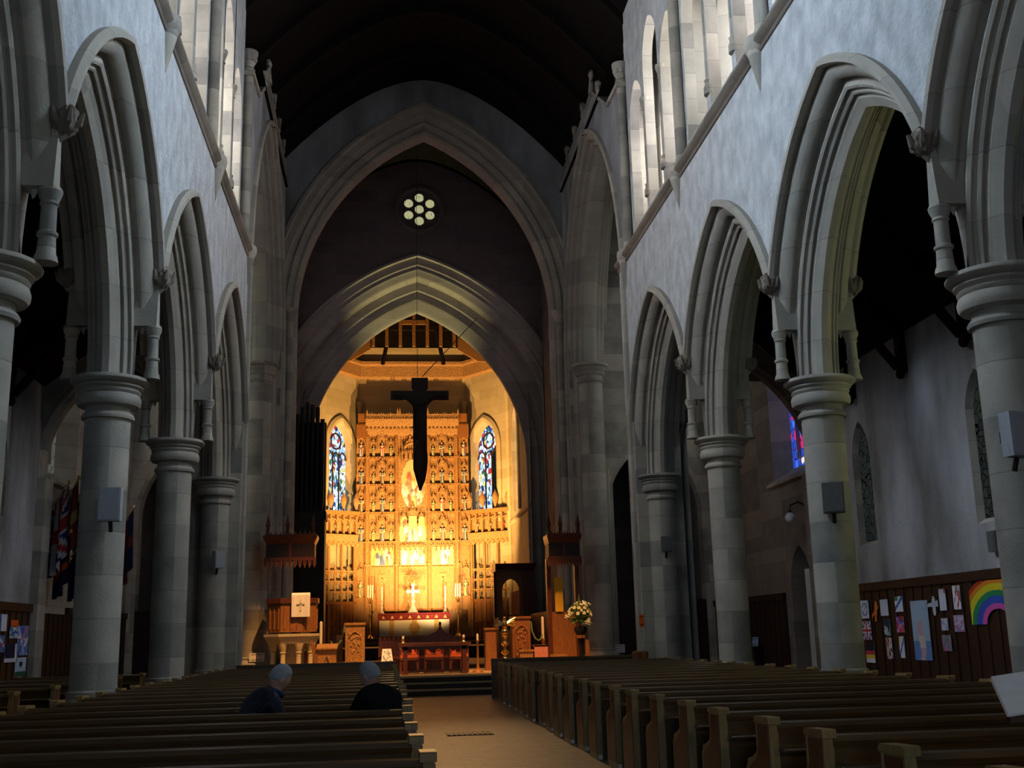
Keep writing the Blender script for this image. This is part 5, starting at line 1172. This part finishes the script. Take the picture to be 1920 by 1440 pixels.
# two brown blocks at the foot of the far right pier
for i, x in enumerate((4.72, 4.90)):
    q = MB().lathe([(.07, .0), (.09, .2), (.09, .82), (.12, .9), (.12, 1.02), (.0, 1.06)], x, 27.9, 10); tag(q.build('brown_post', TERRA, origin=(x, 27.9, 0)), 'short brown post at the foot of the far right pier, %s of two' % ('left', 'right')[i], 'post', 'brown posts by the far pier')
# ================================================================ children's pictures on the panelling
def paper(name, s, y0, y1, z0, z1, fn, lab, cat='drawing', nx=14, nz=14, group=None, shape=None):
    X = 9.715; q = MB()
    ya, yb = (y0, y1)
    for i in range(nx):
        for j in range(nz):
            u, v = (i + .5) / nx, (j + .5) / nz; c = fn(u, v)
            if c is None: continue
            q.color(c); P = lambda a, b: (s * (X - .01), ya + (yb - ya) * a / nx, z0 + (z1 - z0) * b / nz)
            q.quad(P(i, j), P(i + 1, j), P(i + 1, j + 1), P(i, j + 1))
    if not shape:
        q.color((.8, .8, .82)); x0, x1 = sorted((s * (X - .009), s * X)); q.box(x0, min(ya, yb), z0, x1, max(ya, yb), z1)
    return tag(q.build(name, PAINT, origin=(s * X, (ya + yb) / 2, (z0 + z1) / 2), flat=True), lab, cat, group)
def scrib(seed, bg, inks, dens=.35):
    r = random.Random(seed); L = [(r.random(), r.random(), r.uniform(-1.5, 1.5), r.choice(inks), r.uniform(.03, .09)) for _ in range(int(4 + 8 * dens))]
    def fn(u, v):
        for a, b, m, c, w_ in L:
            if abs((v - b) - m * (u - a)) / math.sqrt(1 + m * m) < w_ and abs(u - a) < .35: return c
        return bg
    return fn
Wt, Bl, Rd, Gr, Ye, Pu, Or, Bk = (.80, .82, .88), (.06, .12, .55), (.65, .06, .08), (.08, .35, .12), (.85, .65, .05), (.5, .3, .6), (.85, .22, .03), (.02, .02, .03)
def union(u, v):
    x, y = (u - .5) * 2, (v - .5) * 2
    if abs(x) < .16 or abs(y) < .16: return Rd
    if abs(x) < .3 or abs(y) < .3: return Wt
    if abs(abs(x) - abs(y)) < .11: return Rd
    if abs(abs(x) - abs(y)) < .26: return Wt
    return (.04, .07, .28)
G = 'pictures on the right-hand panelling'
paper('child_drawing', 1, 25.88, 25.44, 1.68, 2.09, lambda u, v: (.2, .3, .5) if abs(math.hypot(u - .5, v - .5) - .32) < .06 or abs(u - v) < .05 else Wt, 'white drawing of a circle, top left of the right-hand pictures', group=G)
paper('flag_picture', 1, 25.86, 25.40, 1.19, 1.62, union, 'crossed red white and blue flag picture under the circle drawing', 'picture', group=G)
paper('flag_picture', 1, 25.80, 25.33, .68, 1.10, lambda u, v: (Bk if v > .62 else Rd if v > .45 else Ye if v > .18 else (.75, .8, .9)), 'black, red and yellow flag picture at the lower left of the display', 'picture', group=G)
paper('paper_kangaroo', 1, 25.28, 24.90, 1.60, 2.05, lambda u, v: Or if (abs(u - .6 - .2 * (v - .5)) < .18 * (1.1 - abs(v - .55)) or abs(v - .25 - .5 * u) < .09) else None, 'orange cut-out leaping animal between the two top left drawings', 'cut-out', 18, 18, G, True)
paper('child_drawing', 1, 24.80, 24.40, 1.72, 2.08, lambda u, v: (.7, .72, .85), 'plain white sheet right of the orange cut-out', group=G)
paper('child_drawing', 1, 24.03, 23.66, 1.79, 2.12, lambda u, v: Bl if abs(v - .2 - .75 * u) < .12 else Gr if u < .4 and v > .72 else Wt, 'white drawing with a thick blue stroke and green corner', group=G)
paper('child_drawing', 1, 24.70, 24.38, 1.28, 1.65, scrib(4, (.03, .05, .06), [(.5, .6, .7), Gr, (.7, .75, .8)], .4), 'dark drawing with pale and green strokes, second row', group=G)
paper('child_drawing', 1, 24.05, 23.69, 1.35, 1.69, scrib(8, Rd, [Bl, (.8, .3, .4), Or, Pu], .7), 'red drawing with blue edges, second row', group=G)
paper('child_drawing', 1, 24.66, 24.38, .78, 1.24, scrib(11, (.8, .5, .45), [Bk, Rd, (.3, .4, .6), Wt], .6), 'tall red and black drawing in the bottom row', group=G)
paper('child_drawing', 1, 24.01, 23.77, .81, 1.27, lambda u, v: Bl if abs(v - .1 - .8 * u) < .1 else Ye if u < .25 and (v > .7 or v < .15) else Wt, 'tall white drawing with a blue diagonal in the bottom row', group=G)
def figure(u, v):
    f = abs(u - .5 - .05 * math.sin(v * 9)) < .17 * (1.05 - abs(v - .3) * 1.2) and v < .66
    if f: return (.62, .38, .42) if (v < .2 or v > .42) else (.72, .60, .5)
    return (.42, .52, .66) if v > .32 else (.16, .28, .58)
paper('figure_poster', 1, 23.30, 22.54, .78, 2.0, figure, 'large pale blue poster of a standing figure', 'poster', 24, 34, G)
paper('paper_dove', 1, 22.62, 22.06, 1.68, 2.07, lambda u, v: (.6, .66, .74) if (abs(u - .68) < .14 * (1.1 - abs(v - .5)) or abs(v - .52 - .1 * u) < .12 * u + .05) else None, 'grey-white paper dove above the corner of the blue poster', 'cut-out', 20, 20, G, True)
paper('child_drawing', 1, 21.99, 21.72, 1.77, 2.20, lambda u, v: Rd if (u > .75 and v > .8) else (.76, .8, .88), 'white sheet with a red corner, right of the blue poster', group=G)
paper('child_drawing', 1, 21.42, 21.13, 1.78, 2.24, scrib(17, Wt, [Rd, Rd, (.2, .4, .3)], .35), 'white sheet with red marks, nearest the rainbow in the top row', group=G)
paper('child_drawing', 1, 22.01, 21.74, 1.38, 1.62, scrib(18, (.66, .68, .82), [(.4, .45, .7)], .2), 'small lilac-white sheet under the red-cornered one', group=G)
paper('child_drawing', 1, 21.48, 21.10, 1.35, 1.67, scrib(19, (.62, .45, .66), [(.55, .25, .4), (.35, .3, .6), (.75, .7, .8)], .8), 'pink and lilac scribbled sheet near the rainbow', group=G)
paper('child_drawing', 1, 22.04, 21.69, .98, 1.29, scrib(20, (.36, .24, .38), [(.6, .15, .3), (.15, .2, .45), (.2, .3, .2)], .8), 'rounded dark pink and blue drawing, lowest in its column', group=G)
def rb_(u, v):
    r = math.hypot(u - .62, v * .78)
    for lim, c in ((.27, None), (.37, (.75, .12, .45)), (.50, (.05, .10, .50)), (.60, (.03, .25, .10)), (.72, (.72, .60, .03)), (.80, (.75, .25, .02)), (.87, (.50, .05, .02))):
        if r < lim: return c
    return None
paper('paper_rainbow', 1, 20.78, 19.2, 1.48, 2.28, rb_, 'big paper rainbow on the right-hand panelling', 'picture', 100, 64, None, True)
GL = 'pictures on the left-hand panelling'
for i, (y0, y1, z0, z1, fn, lab) in enumerate([(25.2, 26.25, 1.85, 2.21, lambda u, v: Bl if u < .62 else Wt, 'blue picture with white edge, top of the left display at the frame edge'),
    (25.3, 26.18, 1.40, 1.76, scrib(31, (.10, .2, .5), [Rd, Bl, Wt], .6), 'blue and red picture below it at the left frame edge'),
    (26.55, 27.05, 1.95, 2.10, lambda u, v: (.75, .12, .02), 'small orange-red sheet topping the left display'),
    (26.5, 27.05, 1.70, 1.94, scrib(33, Wt, [Gr, Bl], .5), 'white sheet with green under the orange-red one'),
    (26.25, 27.12, 1.18, 1.58, lambda u, v: Wt if (u > .82 or v < .2) else (.02, .02, .05), 'black picture in a white frame, left display'),
    (27.08, 27.84, 1.32, 1.98, scrib(35, (.2, .3, .6), [(.6, .2, .3), Wt, Bl], .7), 'large blue and pink picture, left display'),
    (27.04, 27.80, .84, 1.27, lambda u, v: (.02, .1, .06) if v < .3 else Bk if math.hypot(u - .5, v - .65) < .15 else (.55, .68, .85), 'pale blue picture with a dark centre, lowest of the left display'),
    (28.16, 28.62, 1.64, 1.92, scrib(37, (.06, .09, .2), [Wt, (.3, .4, .6)], .5), 'dark blue sheet at the right end of the left display'),
    (28.0, 28.58, 1.31, 1.53, scrib(38, (.45, .5, .62), [Pu, Bl], .5), 'lilac sheet at the lower right end of the left display')]):
    paper('child_drawing', -1, y0, y1, z0, z1, fn, lab, 'drawing', group=GL)
# ================================================================ flags hung along the left aisle wall
def flag(y, z, L, ang, fn, lab, drop=1.9, x=-9.72):
    t = thing('hanging_flag', lab, 'flag', (x, y, z), 'old flags on the left wall')
    dx, dz = math.cos(ang), math.sin(ang)
    p1 = (x + .05 + L * dx * .5, y - L * dx * .5, z + L * dz)
    MB().tube([(x - .05, y, z), p1], .022, 8).ell(p1, .05, .05, .06, 8, 6).build('pole', GOLD, t)
    q = MB(); nx, nz = 18, 22; A = Vector((x, y, z)); Bv = Vector(p1)
    def P(i, j):
        u, v = i / nx, j / nz; c = A.lerp(Bv, .12 + .82 * u); c.z -= drop * v * (1 - .25 * abs(u - .5)); w_ = .06 * math.sin(u * 15) * (.3 + v); return (c.x + w_, c.y + w_ * .6, c.z)
    for i in range(nx):
        for j in range(nz):
            q.color(fn((i + .5) / nx, 1 - (j + .5) / nz)); q.quad(P(i, j), P(i + 1, j), P(i + 1, j + 1), P(i, j + 1))
    q.build('cloth', CLOTH, t, ang=2)
dr = lambda a, b: (lambda u, v: a if (abs(u - .5) < .12 or abs(v - .5) < .1) else b)
MR, ND, OLD = (.16, .03, .03), (.015, .02, .05), (.30, .20, .08)
flag(28.9, 4.7, 1.3, .6, lambda u, v: tuple(.45 * k for k in union(u, v)), 'old crossed red, white and blue flag, nearest of the left wall flags', 1.9)
flag(29.9, 4.8, 1.3, .75, dr(OLD, MR), 'dark red fringed flag behind the striped one, left wall', 1.8)
flag(31.0, 4.9, 1.3, .75, dr(MR, ND), 'second dark red flag, left wall', 1.9)
flag(29.4, 3.7, 1.1, .55, lambda u, v: (.38, .06, .02) if .3 < v < .45 else ND, 'dark navy flag with a red band, low on the left wall', 1.3)
flag(30.8, 3.6, 1.0, .6, lambda u, v: ND, 'black-blue flag, low on the left wall', 1.2)
flag(34.6, 4.9, 1.2, .8, dr(OLD, MR), 'dark red and gold flag seen past the second left column', 2.0)
flag(36.4, 4.9, 1.2, .7, dr(MR, ND), 'dark flag at the end of the left wall', 2.0)
